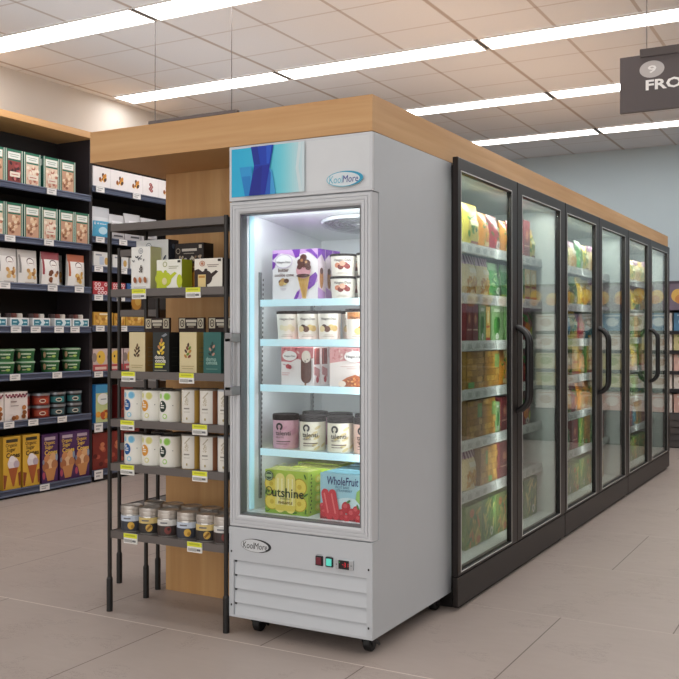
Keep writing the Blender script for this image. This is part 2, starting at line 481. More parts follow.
@prod
def bar_box_almond():
    w, d, h = .172, .062, .16
    mb = carton('box', w, d, h, 'f4eae6', 'eeddd8', 'd9989a'); F = front(mb, -d/2)
    F.poly([(-w/2,h),(-w/2,h*.6),(0,h*.68),(w/2,h*.58),(w/2,h)], 'e0a3a3')
    for k in range(26): F.ell(random.uniform(-.08,.08), random.uniform(h*.68,h*.97), .006, .003, random.choice(['f0cfca','cf7d80','f6e4de']), random.uniform(0,3))
    F.ell(.035, .125, .048, .023, 'faf6f4'); F.text(HD, .035, .123, w=.074, col='3a1d22', bold=.014)
    F.rect(-.03, .082, .07, .084, 'd5b3ac'); F.rect(0, .074, .05, .076, 'd5b3ac')
    F.poly([(-.035,.0),(-.03,.02),(0,.038),(.04,.05),(.084,.035),(.084,0)], 'b9622f')
    for k in range(26): F.ell(random.uniform(-.015,.078), random.uniform(.006,.036), .005, .004, random.choice(['d98848','e5a868','974a22']))
    F.ell(-.018, .012, .018, .012, 'f3e3d3')
    return mb.build('ice_cream_bar_box')
def gelato(body, swirl, band=None, key=''):
    t = thing('gelato_jar'); mb = MB(); r, h = .0565, .148
    mb.lathe([(r*.97,0),(r,.004),(r,h*.84)], M(body, .25))
    F = cyl(mb, r)
    for k in range(7): F.ell(random.uniform(-.01,.075), random.uniform(.01,.1), .016, .006, swirl, .5)
    F.ring(-.02, .096, .0165, .0165, .0085, '1c1414', -1.2, 4.3)
    F.text('talenti', -.004, .068, w=.07, col='2b2020', bold=.008)
    F.text('GELATO', -.018, .05, w=.04, col='4a3a38', bold=.01); 
    if band: F.rect(-.03, .04, .03, .05, band)
    F.rect(-.035, .03, .03, .034, '6d5a55'); F.rect(-.035, .02, .015, .023, '7a6761')
    mb.build('jar', t)
    m2 = MB(); m2.lathe([(r*1.02,h*.83),(r*1.03,h*.835),(r*1.03,h*.985),(r*.99,h),(0,h)], M('17090b', .6, spec=.2)); m2.build('lid', t)
    return t
@prod
def gelato_pink(): return gelato('d9a9b8', 'c990a4')
@prod
def gelato_cream(): return gelato('ece6d3', 'd8c795')
@prod
def gelato_peach(): return gelato('e3bdb0', 'd89f92', '402625')
@prod
def pineapple_bar_box():
    w, d, h = .212, .115, .185
    mb = carton('box', w, d, h, 'b4cf4a', 'bcd257', 'a9b263'); F = front(mb, -d/2)
    F.poly([(-w/2,0),(-w/2,.05),(-.05,.02),(.04,.03),(w/2,.012),(w/2,0)], '8fb53a')
    for u, v, ru, rv in ((-.075,.125,.034,.03),(.066,.12,.036,.036),(.066,.05,.036,.034),(-.07,.05,.036,.034)):
        F.ell(u, v, ru, rv, 'c3a21f'); F.ell(u, v, ru*.9, rv*.9, 'f0dc5c'); F.ell(u, v, ru*.3, rv*.3, 'd9bd3a')
    for u, v, a in ((-.098,.09,1),(.095,.165,2),(.1,.09,.6),(.045,.01,.2),(-.03,.012,2.6),(.098,.02,1.4)): F.ell(u, v, .012, .004, '4d7d22', a)
    F.cap(-.028, .03, -.028, .15, .024, 'f3e88c'); F.cap(.024, .03, .024, .15, .024, 'f1e480')
    for u in (-.038, -.018, .014, .034): F.cap(u, .035, u, .15, .003, 'faf4b8')
    F.rect(-.05, .016, .046, .04, 'e7d45a')
    F.text('utshine', .012, .092, w=.158, col='1f3b16', bold=.012)
    F.ring(-.083, .094, .017, .02, .004, '1f3b16'); F.ell(-.083, .094, .004, .005, '1f3b16')
    F.text('fruit bars', .0, .068, w=.05, col='6d7d1e'); F.text('PINEAPPLE', 0, .05, w=.07, col='7a5c12', bold=.02)
    F.ell(-.082, .16, .022, .022, '2f5136'); F.ring(-.082, .16, .018, .018, .002, 'c7d8a8'); F.rect(-.096, .155, -.068, .166, 'a8c48a')
    F.ring(-.09, .018, .012, .01, .003, '2f6b2a', PI, 2*PI)
    R = rside(mb, w/2)
    for k in range(11): R.ell(-.035+(k%2)*.006, .015+k*.0155, .004, .005, '2c3d1c')
    for k in range(4): R.ell(.02, .03+k*.04, .025, .017, 'e8d65a'); R.ell(.02, .03+k*.04, .014, .009, 'f3ea90')
    T = top(mb, h)
    for k in range(70): T.ell(random.uniform(-.1,.1), random.uniform(-.052,.052), random.uniform(.004,.01), .003, random.choice(['7e8f3b','c9c266','e4d98a','8c7d33','5f7a30']), random.uniform(0,3))
    return mb.build('fruit_bar_box')
@prod
def strawberry_bar_box():
    w, d, h = .226, .115, .19
    mb = carton('box', w, d, h, 'a9d8e6', '8fc3d4', '6fa0ad'); F = front(mb, -d/2)
    F.ell(.04, .05, .09, .045, 'd5eef4'); F.poly([(.113,.06),(.113,.14),(.085,.12),(.08,.09)], '9cc76a')
    F.text('WholeFruit', .01, .16, w=.17, h=.034, col='1d2f6e', bold=.014, sh=.12)
    F.text('FRUIT BARS', .008, .135, w=.075, col='5c86a0', bold=.01); F.text('STRAWBERRY', .02, .122, w=.085, col='5c86a0', bold=.01)
    F.poly([(-.113,0),(-.113,.05),(-.06,.03),(0,.02),(.113,.03),(.113,0)], '8f2230')
    for u, v, r in ((-.09,.03,.022),(-.06,.012,.016),(.005,.025,.022),(.03,.055,.024),(.06,.03,.024),(.085,.045,.02),(.098,.012,.018),(.035,.012,.016),(-.098,.052,.015)):
        F.ell(u, v, r, r, 'c92a38'); F.ell(u-.004, v+.006, r*.5, r*.4, 'e05a60')
    for u, v, a in ((.045,.08,.5),(.095,.062,2)): F.ell(u, v, .012, .005, '4c8a3a', a)
    F.cap(-.062, .025, -.082, .105, .021, 'd63a45'); F.cap(-.022, .022, -.042, .105, .021, 'd63a45')
    for a, b_ in ((-.066,-.086),(-.026,-.046)): F.cap(a, .03, b_, .105, .004, 'ef7a7c')
    T = top(mb, h)
    for k in range(10): T.rect(-.11, -.055+k*.011, .11, -.053+k*.011, '5c8a98')
    return mb.build('fruit_bar_box')

# ---- rack
def sprig(F, u, v, s, cols):
    for k, (a, b_, r) in enumerate(((0,0,.6),(-.5,.55,2.2),(.5,.5,.8),(-.15,1.1,2.0),(.45,1.15,.9),(.1,1.75,1.4),(-.55,-.4,2.4),(.4,-.45,.7))):
        F.ell(u+a*s, v+b_*s, s*.42, s*.24, cols[k % len(cols)], r)
@prod
def leaf_tea_box_narrow():
    w, d, h = .112, .075, .197
    mb = carton('b', w, d, h, 'f1f0ea', 'd9d6a0', 'e9e8e0'); F = front(mb, -d/2)
    F.ring(0, .178, .013, .013, .003, '8d929a'); F.ring(0, .178, .006, .006, .003, '8d929a')
    for k in range(12): F.ell(random.uniform(-.045,.045), random.uniform(.125,.155), .006, .002, '2d3342', random.uniform(0,3))
    sprig(F, .004, .088, .012, ['33261e'])
    for k, c in enumerate(('9c5a34','b87448','a3643a')): F.ell(-.03+.03*k, .045, .009, .014, c, .2)
    F.rect(-.035, .012, .035, .014, 'a9a49a')
    return mb.build('tea_box')
@prod
def leaf_tea_box_wide():
    w, d, h = .19, .075, .235
    mb = carton('b', w, d, h, 'f3f3f0', '3a3e4a', 'eeeeea'); F = front(mb, -d/2)
    F.ring(-.02, .205, .017, .017, .003, '8d929a'); F.ring(-.02, .205, .008, .008, .003, '8d929a')
    for k in range(22): F.ell(random.uniform(-.08,.085), random.uniform(.11,.175), .014, .0045, random.choice(['2d3342','454c5e','1f2430']), random.uniform(.3,1.2))
    F.rect(-.06, .06, .06, .064, '9aa0a8')
    R = rside(mb, w/2); R.ell(0, .205, .012, .012, '7d8799'); R.rect(-.02, .12, .02, .124, '8a93a2')
    return mb.build('tea_box')
def teapot(F, u, v, s, c):
    F.ell(u, v, s, s*.95, c); F.poly([(u+s*.6,v-s*.3),(u+s*1.9,v+s*.75),(u+s*1.55,v+s*.95),(u+s*.5,v+s*.35)], c)
    F.ring(u-s*1.0, v+.1*s, s*.75, s*.65, s*.22, c, PI*.4, PI*1.6); F.ell(u, v+s*1.0, s*.25, s*.2, c)
@prod
def teapot_box_lime():
    w, d, h = .142, .075, .133
    mb = carton('b', w, d, h, 'f2f2e6', 'b2bf2c', 'e2e2c8'); F = front(mb, -d/2)
    F.poly([(-w/2,0),(-w/2,.085),(-.045,.085),(-.02,.06),(-.012,0)], 'c3cf2e'); teapot(F, -.02, .045, .034, 'c3cf2e'); F.ell(.06, .035, .016, .03, 'c3cf2e')
    F.ell(-.025, .036, .014, .016, 'e2d9a0')
    F.ring(-.022, .112, .012, .012, .003, '9aa04a'); F.rect(.0, .1, .055, .103, 'a9a88a'); F.rect(.0, .092, .045, .095, 'a9a88a')
    F.rect(.05, .118, .066, .128, '3a3a30')
    return mb.build('tea_box')
@prod
def teapot_box_brown():
    w, d, h = .142, .075, .13
    mb = carton('b', w, d, h, 'efe9dc', '2b1d18', 'ddd6c8'); F = front(mb, -d/2)
    F.poly([(-w/2,0),(-w/2,.08),(-.05,.085),(-.01,.06),(-.005,0)], '33211b'); teapot(F, -.012, .046, .033, '33211b')
    F.rect(-.052, .005, -.012, .06, 'e3c98a'); F.rect(-.048, .045, -.016, .055, 'c58f3f')
    F.ring(-.03, .108, .014, .012, .003, 'c98a6a'); F.ell(-.03, .108, .007, .006, 'c98a6a'); F.rect(-.005, .1, .055, .103, '9b8b80'); F.rect(.0, .092, .045, .095, '9b8b80')
    F.rect(.05, .116, .066, .126, '241814')
    return mb.build('tea_box')
@prod
def coffee_box_black():
    w, d, h = .165, .075, .215
    mb = carton('b', w, d, h, '2c2220', '1e1818', '38302c'); F = front(mb, -d/2)
    F.rect(-.04, .178, .045, .19, 'd9d0c4'); F.rect(-.03, .166, .03, .17, 'a99f92'); F.ring(-.062, .18, .013, .013, .003, 'b9ab98')
    for k in range(14): F.ell(random.uniform(-.06,.07), random.uniform(.135,.155), .008, .005, random.choice(['b9a48c','8a6f55','e0d6c4']), random.uniform(0,3))
    F.rect(.06, .19, .076, .205, 'cfc6b8')
    return mb.build('coffee_box')
@prod
def amber_tea_box():
    w, d, h = .085, .06, .12
    mb = carton('b', w, d, h, '6e4a24', '5c3c1c', '7d5a30'); F = front(mb, -d/2)
    F.ell(-.01, .045, .035, .04, 'c58628'); F.ell(0, .05, .02, .022, 'd9a84a'); F.rect(-.03, .1, .03, .104, 'c9a878')
    return mb.build('tea_box')
def tall(front_c, side_c, kind):
    w, d, h = .094, .075, .182
    mb = carton('b', w, d, h, front_c, side_c, front_c); F = front(mb, -d/2)
    if kind == 'line':
        sprig(F, .0, .085, .021, ['4a3626', '6a4c30']); F.rect(-.035, .03, .035, .032, 'a08c5c'); F.rect(-.03, .02, .03, .022, 'a08c5c')
    elif kind == 'yellow':
        sprig(F, .002, .1, .025, ['e6c53a','c58a5a','f0dc74','d9b52e'])
        F.text('domo', -.006, .07, w=.055, col='eeeade', bold=.02); F.text('onola', 0, .054, w=.06, col='eeeade', bold=.02)
        F.rect(-.032, .034, .026, .042, 'cfd43a'); F.rect(-.032, .021, .012, .03, 'cfd43a'); F.rect(-.035, .008, .035, .012, '9a978c')
        F.poly([(.005,.165),(.03,.178),(.04,.17),(.02,.16)], '8a9096')
    elif kind == 'multi':
        sprig(F, .0, .085, .023, ['6a8a2e','4a2c20','b8803c','7d3a2a']); F.rect(-.035, .03, .035, .032, 'a08c5c'); F.rect(-.03, .02, .03, .022, 'a08c5c')
    else:
        sprig(F, .0, .095, .021, ['16302e','b58a78','24443f']); F.text('domo', -.004, .065, w=.055, col='9cc0b4', bold=.015); F.text('onola', 0, .05, w=.06, col='9cc0b4', bold=.015); F.rect(-.03, .02, .03, .022, '7fa79a')
    R = rside(mb, w/2)
    for k in range(5): R.rect(-.02, .03+k*.02, .02, .033+k*.02, '8b8468' if kind != 'yellow' else '3a4038')
    return mb.build('cereal_box')
@prod
def cereal_cream(): return tall('d9c9a0', '96703c', 'line')
@prod
def cereal_black(): return tall('2a2f2e', '1b1e1e', 'yellow')
@prod
def cereal_cream_leaf(): return tall('dacb9e', 'b59b5a', 'multi')
@prod
def cereal_teal(): return tall('2f6660', '27564f', 'teal')
@prod
def display_tray():
    w, d, h = .175, .07, .25
    t = thing('display_tray'); mb = MB()
    mb.box(-w/2, w/2, -d/2, d/2, 0, h*.62, M('2b1d19', .6)); mb.box(-w/2, w/2, d/2-.012, d/2, 0, h-.052, M('33231d', .6)); mb.build('tray', t)
    m2 = MB(); m2.box(-w/2, w/2, d/2-.014, d/2, h-.054, h, M('33211c', .6)); F = front(m2, d/2-.014)
    for s in (-1, 1):
        F.rect(s*.062-.02, h-.05, s*.062+.02, h-.004, 'd9cfb6'); F.ring(s*.062, h-.027, .014, .018, .005, '4a352a'); F.ell(s*.062, h-.027, .004, .006, '4a352a')
    F.rect(-.036, h-.022, .036, h-.01, 'e4dccb'); F.rect(-.03, h-.038, .032, h-.026, 'd4cbb8'); F.rect(-.02, h-.046, .02, h-.041, 'a3937c')
    m2.build('header_card', t)
    return t
def white_can(c1, c2, c3):
    t = thing('supplement_can'); mb = MB(); r, h = .051, .14
    mb.lathe([(r*.97,0),(r,.003),(r,h*.97),(r*.97,h*.985)], M('f0eee4', .35)); F = cyl(mb, r)
    F.ell(.002, .115, .017, .017, c2); F.ell(.002, .115, .012, .013, c1); F.ell(-.034, .116, .009, .012, c2)
    F.ell(-.022, .07, .021, .026, c3); F.rect(-.032, .072, -.012, .076, 'f3f1ea'); F.rect(-.034, .062, -.012, .067, 'f3f1ea'); F.ell(-.028, .084, .005, .005, 'f3f1ea')
    F.ell(-.008, .026, .012, .012, c2); F.ell(-.008, .026, .007, .007, 'f0eee4')
    F.ell(.03, .075, .002, .002, '555555')
    mb.build('body', t)
    m2 = MB(); m2.lathe([(r*.98,h*.98),(r*.98,h),(r*.9,h),(r*.88,h*.985),(0,h*.985)], M('8f8c88', .35, .6)); m2.build('lid', t)
    return t
@prod
def can_blue(): return white_can('6fb7dc', '9cd0e4', '1f5c9c')
@prod
def can_orange(): return white_can('d6d078', 'e0dc9a', 'dc9a3c')
@prod
def can_green(): return white_can('8cc24a', 'b4d884', '1c3026')
def slim_can(edge):
    t = thing('supplement_canister'); mb = MB(); r, h = .044, .155
    mb.lathe([(r*.97,0),(r,.003),(r,h*.95)], M(edge, .4)); F = cyl(mb, r)
    F.rect(-.036, .003, .033, h*.95, 'e6e2d8')
    sprig(F, -.002, .09, .012, ['cfc8b6','c3b89e']); F.cap(-.01, .115, .012, .138, .0025, 'bdb49c'); F.rect(-.016, .063, .012, .069, '9a9488'); F.rect(-.016, .05, .014, .052, 'a8a192'); F.ell(0, .022, .004, .006, 'b9a878')
    mb.build('body', t)
    m2 = MB(); m2.lathe([(r,h*.94),(r*1.01,h*.95),(r*1.0,h*.985),(r*.9,h),(0,h)], M('7d7468' if edge != 'c9ccd2' else 'b9bdc2', .4)); m2.build('lid', t)
    return t
@prod
def slim_gold(): return slim_can('c3a04e')
@prod
def slim_copper(): return slim_can('8c5a3c')
@prod
def slim_silver(): return slim_can('c9ccd2')
def glass_jar(band, content, dot):
    t = thing('glass_jar'); mb = MB(); r, h = .05, .118
    mb.lathe([(r*.9,0),(r*.98,.006),(r*.98,.07),(r*.92,.084)], [M('d0ccc6', .25, .5), M(content, .3), M('c4c1bb', .2, .6)]); F = cyl(mb, r*.98)
    F.rect(-.07, .05, .07, .076, band); F.rect(-.022, .06, .014, .066, '6a6a70')
    F.rect(-.06, .012, .06, .05, content)
    F.ell(.016, .031, .016, .017, dot)
    if dot == 'd9ad45': F.ell(.022, .026, .007, .008, 'b5852a')
    elif dot == 'd9b052':
        for k in range(4): F.ell(.008+k*.005, .024+k*.005, .004, .006, '8d6320', .8)
    else: F.ell(.02, .036, .007, .007, '3a1f1c')
    mb.build('jar', t)
    m2 = MB(); m2.lathe([(r*.94,.082),(r*.97,.086),(r*.97,.1),(r*.94,.102),(r*.97,.104),(r*.97,h-.003),(r*.93,h),(r*.86,h-.003),(0,h-.003)], M('d2ccc4', .3, .75)); m2.build('lid', t)
    return t
@prod
def jar_blue(): return glass_jar('c8d2e0', '3c3f48', 'd9ad45')
@prod
def jar_yellow(): return glass_jar('d9c07c', '33302f', 'd9b052')
@prod
def jar_white(): return glass_jar('dcdad4', '3d322f', '7d3a34')

# ---- wall shelving
def nut_carton(v):
    w, d, h = .172, .1, .265
    mb = carton('b', w, d, h, '1d6b52', '17584a', '2a7a5a'); F = front(mb, -d/2)
    F.rect(-w/2+.002, 0, -w/2+.01, h, 'c9d2c6'); F.rect(w/2-.01, 0, w/2-.002, h, 'c9d2c6')
    F.rect(-w/2+.02, .01, w/2-.02, h-.02, {'a':'e4cdb6','b':'c99c80','c':'8c3a34'}[v])
    F.rect(-w/2+.024, h*.72, w/2-.024, h*.92, 'e6ebe4'); F.rect(-.05, h*.84, .05, h*.86, '8a9a92'); F.rect(-.04, h*.78, .04, h*.8, '8a9a92')
    F.rect(-w/2+.024, h*.66, w/2-.024, h*.71, '1d6b52')
    cols = {'a':['d9a08a','efd9c0','b8705a','f4e6d4'],'b':['b07c58','e4c4a0','8f5a40','ecd8ba'],'c':['6b1f22','a8484a','3f1618','c9706c']}[v]
    for k in range(26): F.ell(random.uniform(-.052,.052), random.uniform(.03,h*.62), .016, .012, random.choice(cols), random.uniform(0,3))
    if v != 'b': F.rect(-.05, .05, .05, .09, 'e8dccb'); F.rect(-.035, .066, .035, .072, 'b54a44')
    T = lside(mb, -w/2); T.rect(-.035, h*.72, .035, h*.92, 'cfd8d0')
    return mb.build('nut_carton')
@prod
def nut_a(): return nut_carton('a')
@prod
def nut_b(): return nut_carton('b')
@prod
def nut_c(): return nut_carton('c')
def snack_pouch(topc, nut):
    mb, F = pouch(.2, .085, .275, M('e9e6e2', .35), M(topc, .35), .86)
    F.ell(.01, .18, .04, .032, '5a3a40'); F.ell(.01, .176, .035, .028, 'eeeae6'); F.rect(-.012, .165, .034, .171, '8a6a62')
    F.rect(-.095, .09, -.08, .235, topc if topc != 'c9c4c0' else '8d8a88')
    for k in range(9): F.ell(.012+random.uniform(-.045,.045), .075+random.uniform(-.035,.04), .02, .016, random.choice(nut), random.uniform(0,3))
    F.rect(-.05, .012, .05, .018, 'b8aea6')
    return mb.build('snack_pouch')
@prod
def pouch_white(): return snack_pouch('c9c4c0', ['c99a5c','a8743c','e0bc80'])
@prod
def pouch_red(): return snack_pouch('9c3f48', ['8a5230','b8804c','6d3a20'])
@prod
def pouch_orange(): return snack_pouch('b8603a', ['c99a4c','e0bc6c','a87434'])
@prod
def snack_tray():
    t = thing('snack_tray'); w, d, h = .195, .14, .07
    mb = MB(); mb.box(-w/2, w/2, -d/2, d/2, 0, h, M('e3e6e8', .5)); F = front(mb, -d/2)
    F.rect(-w/2+.012, .01, w/2-.012, h-.012, '2f7d92'); F.poly([(-.02,.058),(.02,.058),(.04,.034),(.02,.012),(-.02,.012),(.0,.034)], 'd8e6ea')
    F.rect(-.07, .032, -.03, .042, 'bfe0e6'); F.rect(.045, .03, .075, .04, 'bfe0e6'); F.rect(-.08, .014, -.035, .018, 'a8d0d8')
    mb.build('tray', t)
    for k, c in enumerate(('3a2a2a','6b3a34','c9c2ba')):
        m2 = MB(); m2.lathe([(.026,h*.3),(.028,h),(.028,h+.028),(.022,h+.036),(0,h+.036)], M(c, .4), cx=-.06+.06*k, cy=0, n=14, caps=False); m2.build('tub', t)
    return t
@prod
def green_tub():
    t = thing('dip_tub'); mb = MB(); r, h = .078, .098
    mb.lathe([(r*.85,0),(r*.98,h*.86)], M('2f6b3c', .4), n=20); F = cyl(mb, lambda v: r*(.85+.13*v/h))
    F.rect(-.06, .02, .06, .075, '1f5a30'); F.rect(-.04, .05, .04, .062, 'c9dcc0'); F.ell(-.058, .045, .014, .025, 'd9b48c'); F.ell(.02, .032, .018, .01, 'a8c46a'); F.rect(-.03, .026, .0, .032, 'd8d0b0')
    mb.build('tub', t)
    m2 = MB(); m2.lathe([(r,h*.84),(r*1.02,h*.86),(r*1.02,h*.95),(r*.9,h),(0,h)], [M('b9cdb8', .35)]*2+[M('6fa070', .35)]*2, n=20); m2.build('lid', t)
    return t
def dark_tub(c, c2):
    t = thing('preserve_jar'); mb = MB(); r, h = .078, .1
    mb.lathe([(r*.93,0),(r*.96,.01),(r*.96,h*.8)], M(c, .35), n=20); F = cyl(mb, r*.96)
    F.rect(-.06, .015, .06, .06, c2); F.ell(.01, .036, .028, .016, 'd8cdbb'); F.ell(.01, .036, .02, .009, c)
    mb.build('jar', t)
    m2 = MB(); m2.lathe([(r,h*.78),(r,h*.97),(r*.94,h),(0,h)], [M('9aa0a6', .3, .6), M('26262a', .35), M('26262a', .35)], n=20); m2.build('lid', t)
    return t
@prod
def tub_red(): return dark_tub('7d2a1f', 'b5482e')
@prod
def tub_teal(): return dark_tub('1f2a2c', '2f7d80')
@prod
def tub_slate(): return dark_tub('22262a', '4a6a70')
@prod
def biscuit_box():
    w, d, h = .23, .12, .225
    mb = carton('b', w, d, h, 'e8e0dc', 'd6cbc6', 'ddd4d0'); F = front(mb, -d/2)
    for k in range(22): F.ell(-.1+k*.0095, h-.02-.02*math.sin(k*.9)**2, .009, .008, random.choice(['7d2f42','a8546a','5a1f30']))
    F.rect(-.06, .145, .0, .156, '9a8a86'); F.rect(-.06, .115, .02, .121, '9a8a86')
    for u, v in ((.075,.1),(.08,.06),(.07,.03),(.0,.025),(-.03,.022)): F.ell(u, v, .022, .018, random.choice(['b5763c','8c5228']))
    return mb.build('biscuit_box')
def cone_pack(v):
    w, d, h = .178, .1, .41 if v == 'y' else .39
    base = 'd9ad3c' if v == 'y' else '4d2a5c'
    mb = carton('b', w, d, h, base, 'c29430' if v == 'y' else '3c2048', 'd0a440' if v == 'y' else '5a3670'); F = front(mb, -d/2)
    ink = '3c3020' if v == 'y' else 'e6c04a'
    F.rect(-.06, h-.045, .06, h-.02, '3a3428' if v == 'y' else 'b9a8b8')
    F.text('Organic', -.005, h-.07, w=.12, col=ink, bold=.015)
    F.text('Sugar', -.01, h-.105, w=.09, col=ink, bold=.015)
    F.text('Cones', .01, h-.145, w=.14, col=ink, bold=.03)
    if v == 'y':
        F.ell(.01, .2, .055, .05, 'e6dfe2'); F.ell(.0, .235, .03, .025, 'f0ebee'); F.ell(.045, .19, .03, .03, 'b9aab8')
        F.poly([(-.04,.165),(.06,.165),(.02,.02),(.005,.02)], 'a85a30'); F.poly([(-.089,.12),(-.05,.11),(-.07,.01),(-.085,.01)], '8c4628'); F.poly([(.06,.12),(.089,.13),(.085,.02),(.07,.02)], '8c4628')
    else:
        for a, b_, c in ((-.03,.19,'c98a5c'),(.03,.2,'d9a878'),(.0,.15,'e0bc94'),(-.05,.13,'a86a44'),(.05,.14,'b57a50')): F.ell(a, b_, .036, .04, c)
        F.poly([(-.06,.11),(.07,.12),(.04,.015),(-.03,.012)], 'c58a54'); F.ell(-.07, .06, .016, .03, 'b5506a'); F.ell(.072, .2, .014, .03, '8a9ab0'); F.ell(-.075, .17, .012, .02, '7d8aa0')
    return mb.build('cone_pack')
@prod
def cones_yellow(): return cone_pack('y')
@prod
def cones_purple(): return cone_pack('p')
@prod
def cookie_box():
    w, d, h = .215, .1, .185
    mb = carton('b', w, d, h, 'ebe6e6', 'ddd6d6', 'e6e0e0'); F = front(mb, -d/2)
    for k in range(9): F.ell(random.uniform(-.05,.05), random.uniform(.065,.12), .02, .014, random.choice(['c9832e','4a2a1c','8c4a22','e0a848']), random.uniform(0,3))
    return mb.build('cookie_box')
@prod
def cookie_box_single():
    w, d, h = .215, .1, .185
    mb = carton('b', w, d, h, 'ebe6e6', 'ddd6d6', 'e6e0e0'); F = front(mb, -d/2)
    for u, v in ((0,.12),(.012,.1),(-.006,.08),(.01,.065)): F.ell(u, v, .022, .016, '8c4a4a'); F.ell(u, v, .01, .007, 'c98a84')
    return mb.build('cookie_box')
@prod
def ice_bag():
    mb, F = pouch(.22, .1, .25, M('d9dde2', .25), M('c9ccd2', .25), .7)
    F.rect(-.1,.0,.1,.135,'4aa3c9'); F.ell(0, .06, .05, .03, 'bfe0ee')
    return mb.build('snack_bag')
@prod
def silver_bag():
    mb, F = pouch(.22, .1, .23, M('b9b6b8', .25), M('cdced2', .25), .7)
    F.ell(0, .1, .06, .04, '8d8a90'); F.rect(-.07, .15, .07, .17, 'e0e0e4'); F.rect(-.06, .03, .06, .045, '4a4a50')
    return mb.build('snack_bag')
def small_box(name, col, side, art, w=.21, h=.12):
    mb = carton('b', w, .1, h, col, side, side); F = front(mb, -.05); art(F, w, h); return mb.build(name)
@prod
def low_white_box():
    def a(F, w, h): F.rect(-.03, .02, .03, h*.7, 'b9c4d4'); F.rect(-.08, h*.75, .0, h*.85, '8a8f9a'); F.ell(.06, .05, .025, .03, 'c9a25c')
    return small_box('cereal_bar_box', 'dcdcda', 'c4c2c2', a)
@prod
def red_box():
    def a(F, w, h):
        [F.ring(-.08+.04*i, h*(.2+.3*j), .018, .016, .008, 'f0d9d9') for j in range(3) for i in range(5) if (i+j) % 4]
    return small_box('snack_box', 'b5303a', '8c222c', a, .23)
@prod
def blue_box():
    def a(F, w, h): F.ell(0, h*.5, .07, .035, '8ab4d4'); F.rect(-.06, h*.8, .06, h*.88, 'bcd0e0')
    return small_box('snack_box', '2f62a0', '244c80', a)
@prod
def yellow_box():
    def a(F, w, h):
        for k in range(10): F.ell(random.uniform(-.09,.09), random.uniform(.015,h*.7), .024, .014, random.choice(['e0b45c','b57a2c','f0d28c']), random.uniform(0,3))
        F.rect(-.05, h*.8, .05, h*.92, 'f0e6cc')
    return small_box('cracker_box', 'c99a3c', 'a87c2c', a, .24)
@prod
def red_yellow_pack():
    def a(F, w, h):
        F.rect(-w/2, 0, w/2, h*.3, 'b5484c'); F.rect(-.07, h*.08, .07, h*.2, 'e0c4b8'); F.ell(.0, h*.62, .055, .06, 'e0b84a'); F.ell(-.015, h*.66, .01, .012, '3a2a1c'); F.ell(-.08, h*.62, .03, .04, '8c7d7a')
    return small_box('snack_pack', 'c9b4b0', 'a88c88', a, .19, .195)
@prod
def blue_cereal_box():
    w, d, h = .2, .14, .33
    mb = carton('b', w, d, h, 'b9c48a', '1f6fb0', '2f80c0'); F = front(mb, -d/2)
    F.rect(-w/2, h*.78, w/2, h, '3f8cb8'); F.ell(-.01, h*.62, .07, .05, 'dfe3e0'); F.rect(-.04, h*.6, .03, h*.63, '8c9a9a')
    for k in range(12): F.ell(random.uniform(-.08,.08), random.uniform(.02,h*.36), .03, .026, random.choice(['b5542c','d9a03c','8c3a1f','5c7d2c','c9832e']))
    return mb.build('cereal_carton')
@prod
def dark_red_box():
    def a(F, w, h): 
        for k in range(10): F.ell(random.uniform(-.08,.08), random.uniform(.02,h*.8), .03, .02, random.choice(['a8503c','7d2a22','c47a54','5a1c18']))
    return small_box('snack_carton', '7d2c24', '6d1f1c', a, .21, .33)

# ---- freezers
def frozen_bag(col, topc, art, w=.21, h=.25, d=.08):
    mb, F = pouch(w, d, h, M(col, .3), M(topc, .3), .8); art(F); return mb.build('frozen_food_bag')
def dots(F, cols, n, u=.08, v0=.03, v1=.17, r=.02, r2=.01):
    for k in range(n): F.ell(random.uniform(-u,u), random.uniform(v0,v1), r, r2, random.choice(cols), random.uniform(0,3))
@prod
def bag_lime():
    def a(F): dots(F, ['4f8a2c','2f6b2a','b5c44a','d9c45a'], 16); F.rect(-.06, .12, .05, .15, 'dfe0b0'); F.rect(-.05, .015, .05, .03, '8c3a1c'); F.cap(-.05, .16, .04, .19, .004, '2a5c3a')
    return frozen_bag('c9bb4c', 'd9b04a', a)
@prod
def bag_orange():
    def a(F): dots(F, ['c9642c','8a9a2c','e0b04a'], 16); F.cap(-.06, .15, .05, .18, .012, '3f7d3a'); F.rect(-.05, .02, .04, .05, 'e6d29a')
    return frozen_bag('d08c34', 'c97a2c', a)
@prod
def bag_red():
    def a(F): dots(F, ['7d1f2c','c44a4a','4a6b2c'], 14); F.rect(-.02, .02, .06, .07, 'cfc4bc'); F.ell(.02, .045, .02, .016, '8c7d7a'); F.cap(-.07, .17, .06, .16, .01, '4a7d3a')
    return frozen_bag('97303c', '8a3a3a', a)
@prod
def bag_green():
    def a(F): dots(F, ['2c6b34','8ab46a','1f5228','b9cfa0'], 26, r=.035, r2=.006); F.ell(-.02, .05, .026, .026, 'd6dccf'); F.ell(-.02, .05, .016, .012, '8fae84')
    return frozen_bag('4f9450', '8fb48a', a)
@prod
def bag_fries():
    def a(F):
        for k in range(22): F.cap(random.uniform(-.07,.07), random.uniform(.02,.09), random.uniform(-.07,.07), random.uniform(.06,.12), .007, random.choice(['d9a03c','e6bc5c','c4842c']))
        F.rect(-.05, .14, .05, .17, 'f0e8d0')
        for k in range(5): F.cap(-.08+k*.04, .2, -.075+k*.04, .245, .008, '7d2a6a')
    return frozen_bag('ecd6a4', 'd9b4c4', a)
@prod
def bag_yellow():
    def a(F): dots(F, ['e0b43c','c98a2c','f0d88c'], 18, r=.022, r2=.016); F.rect(-.06, .16, .06, .19, 'e9e4cc'); F.rect(-.06, .01, .06, .03, '5c8a3a')
    return frozen_bag('d6b84c', 'd9cf9a', a)
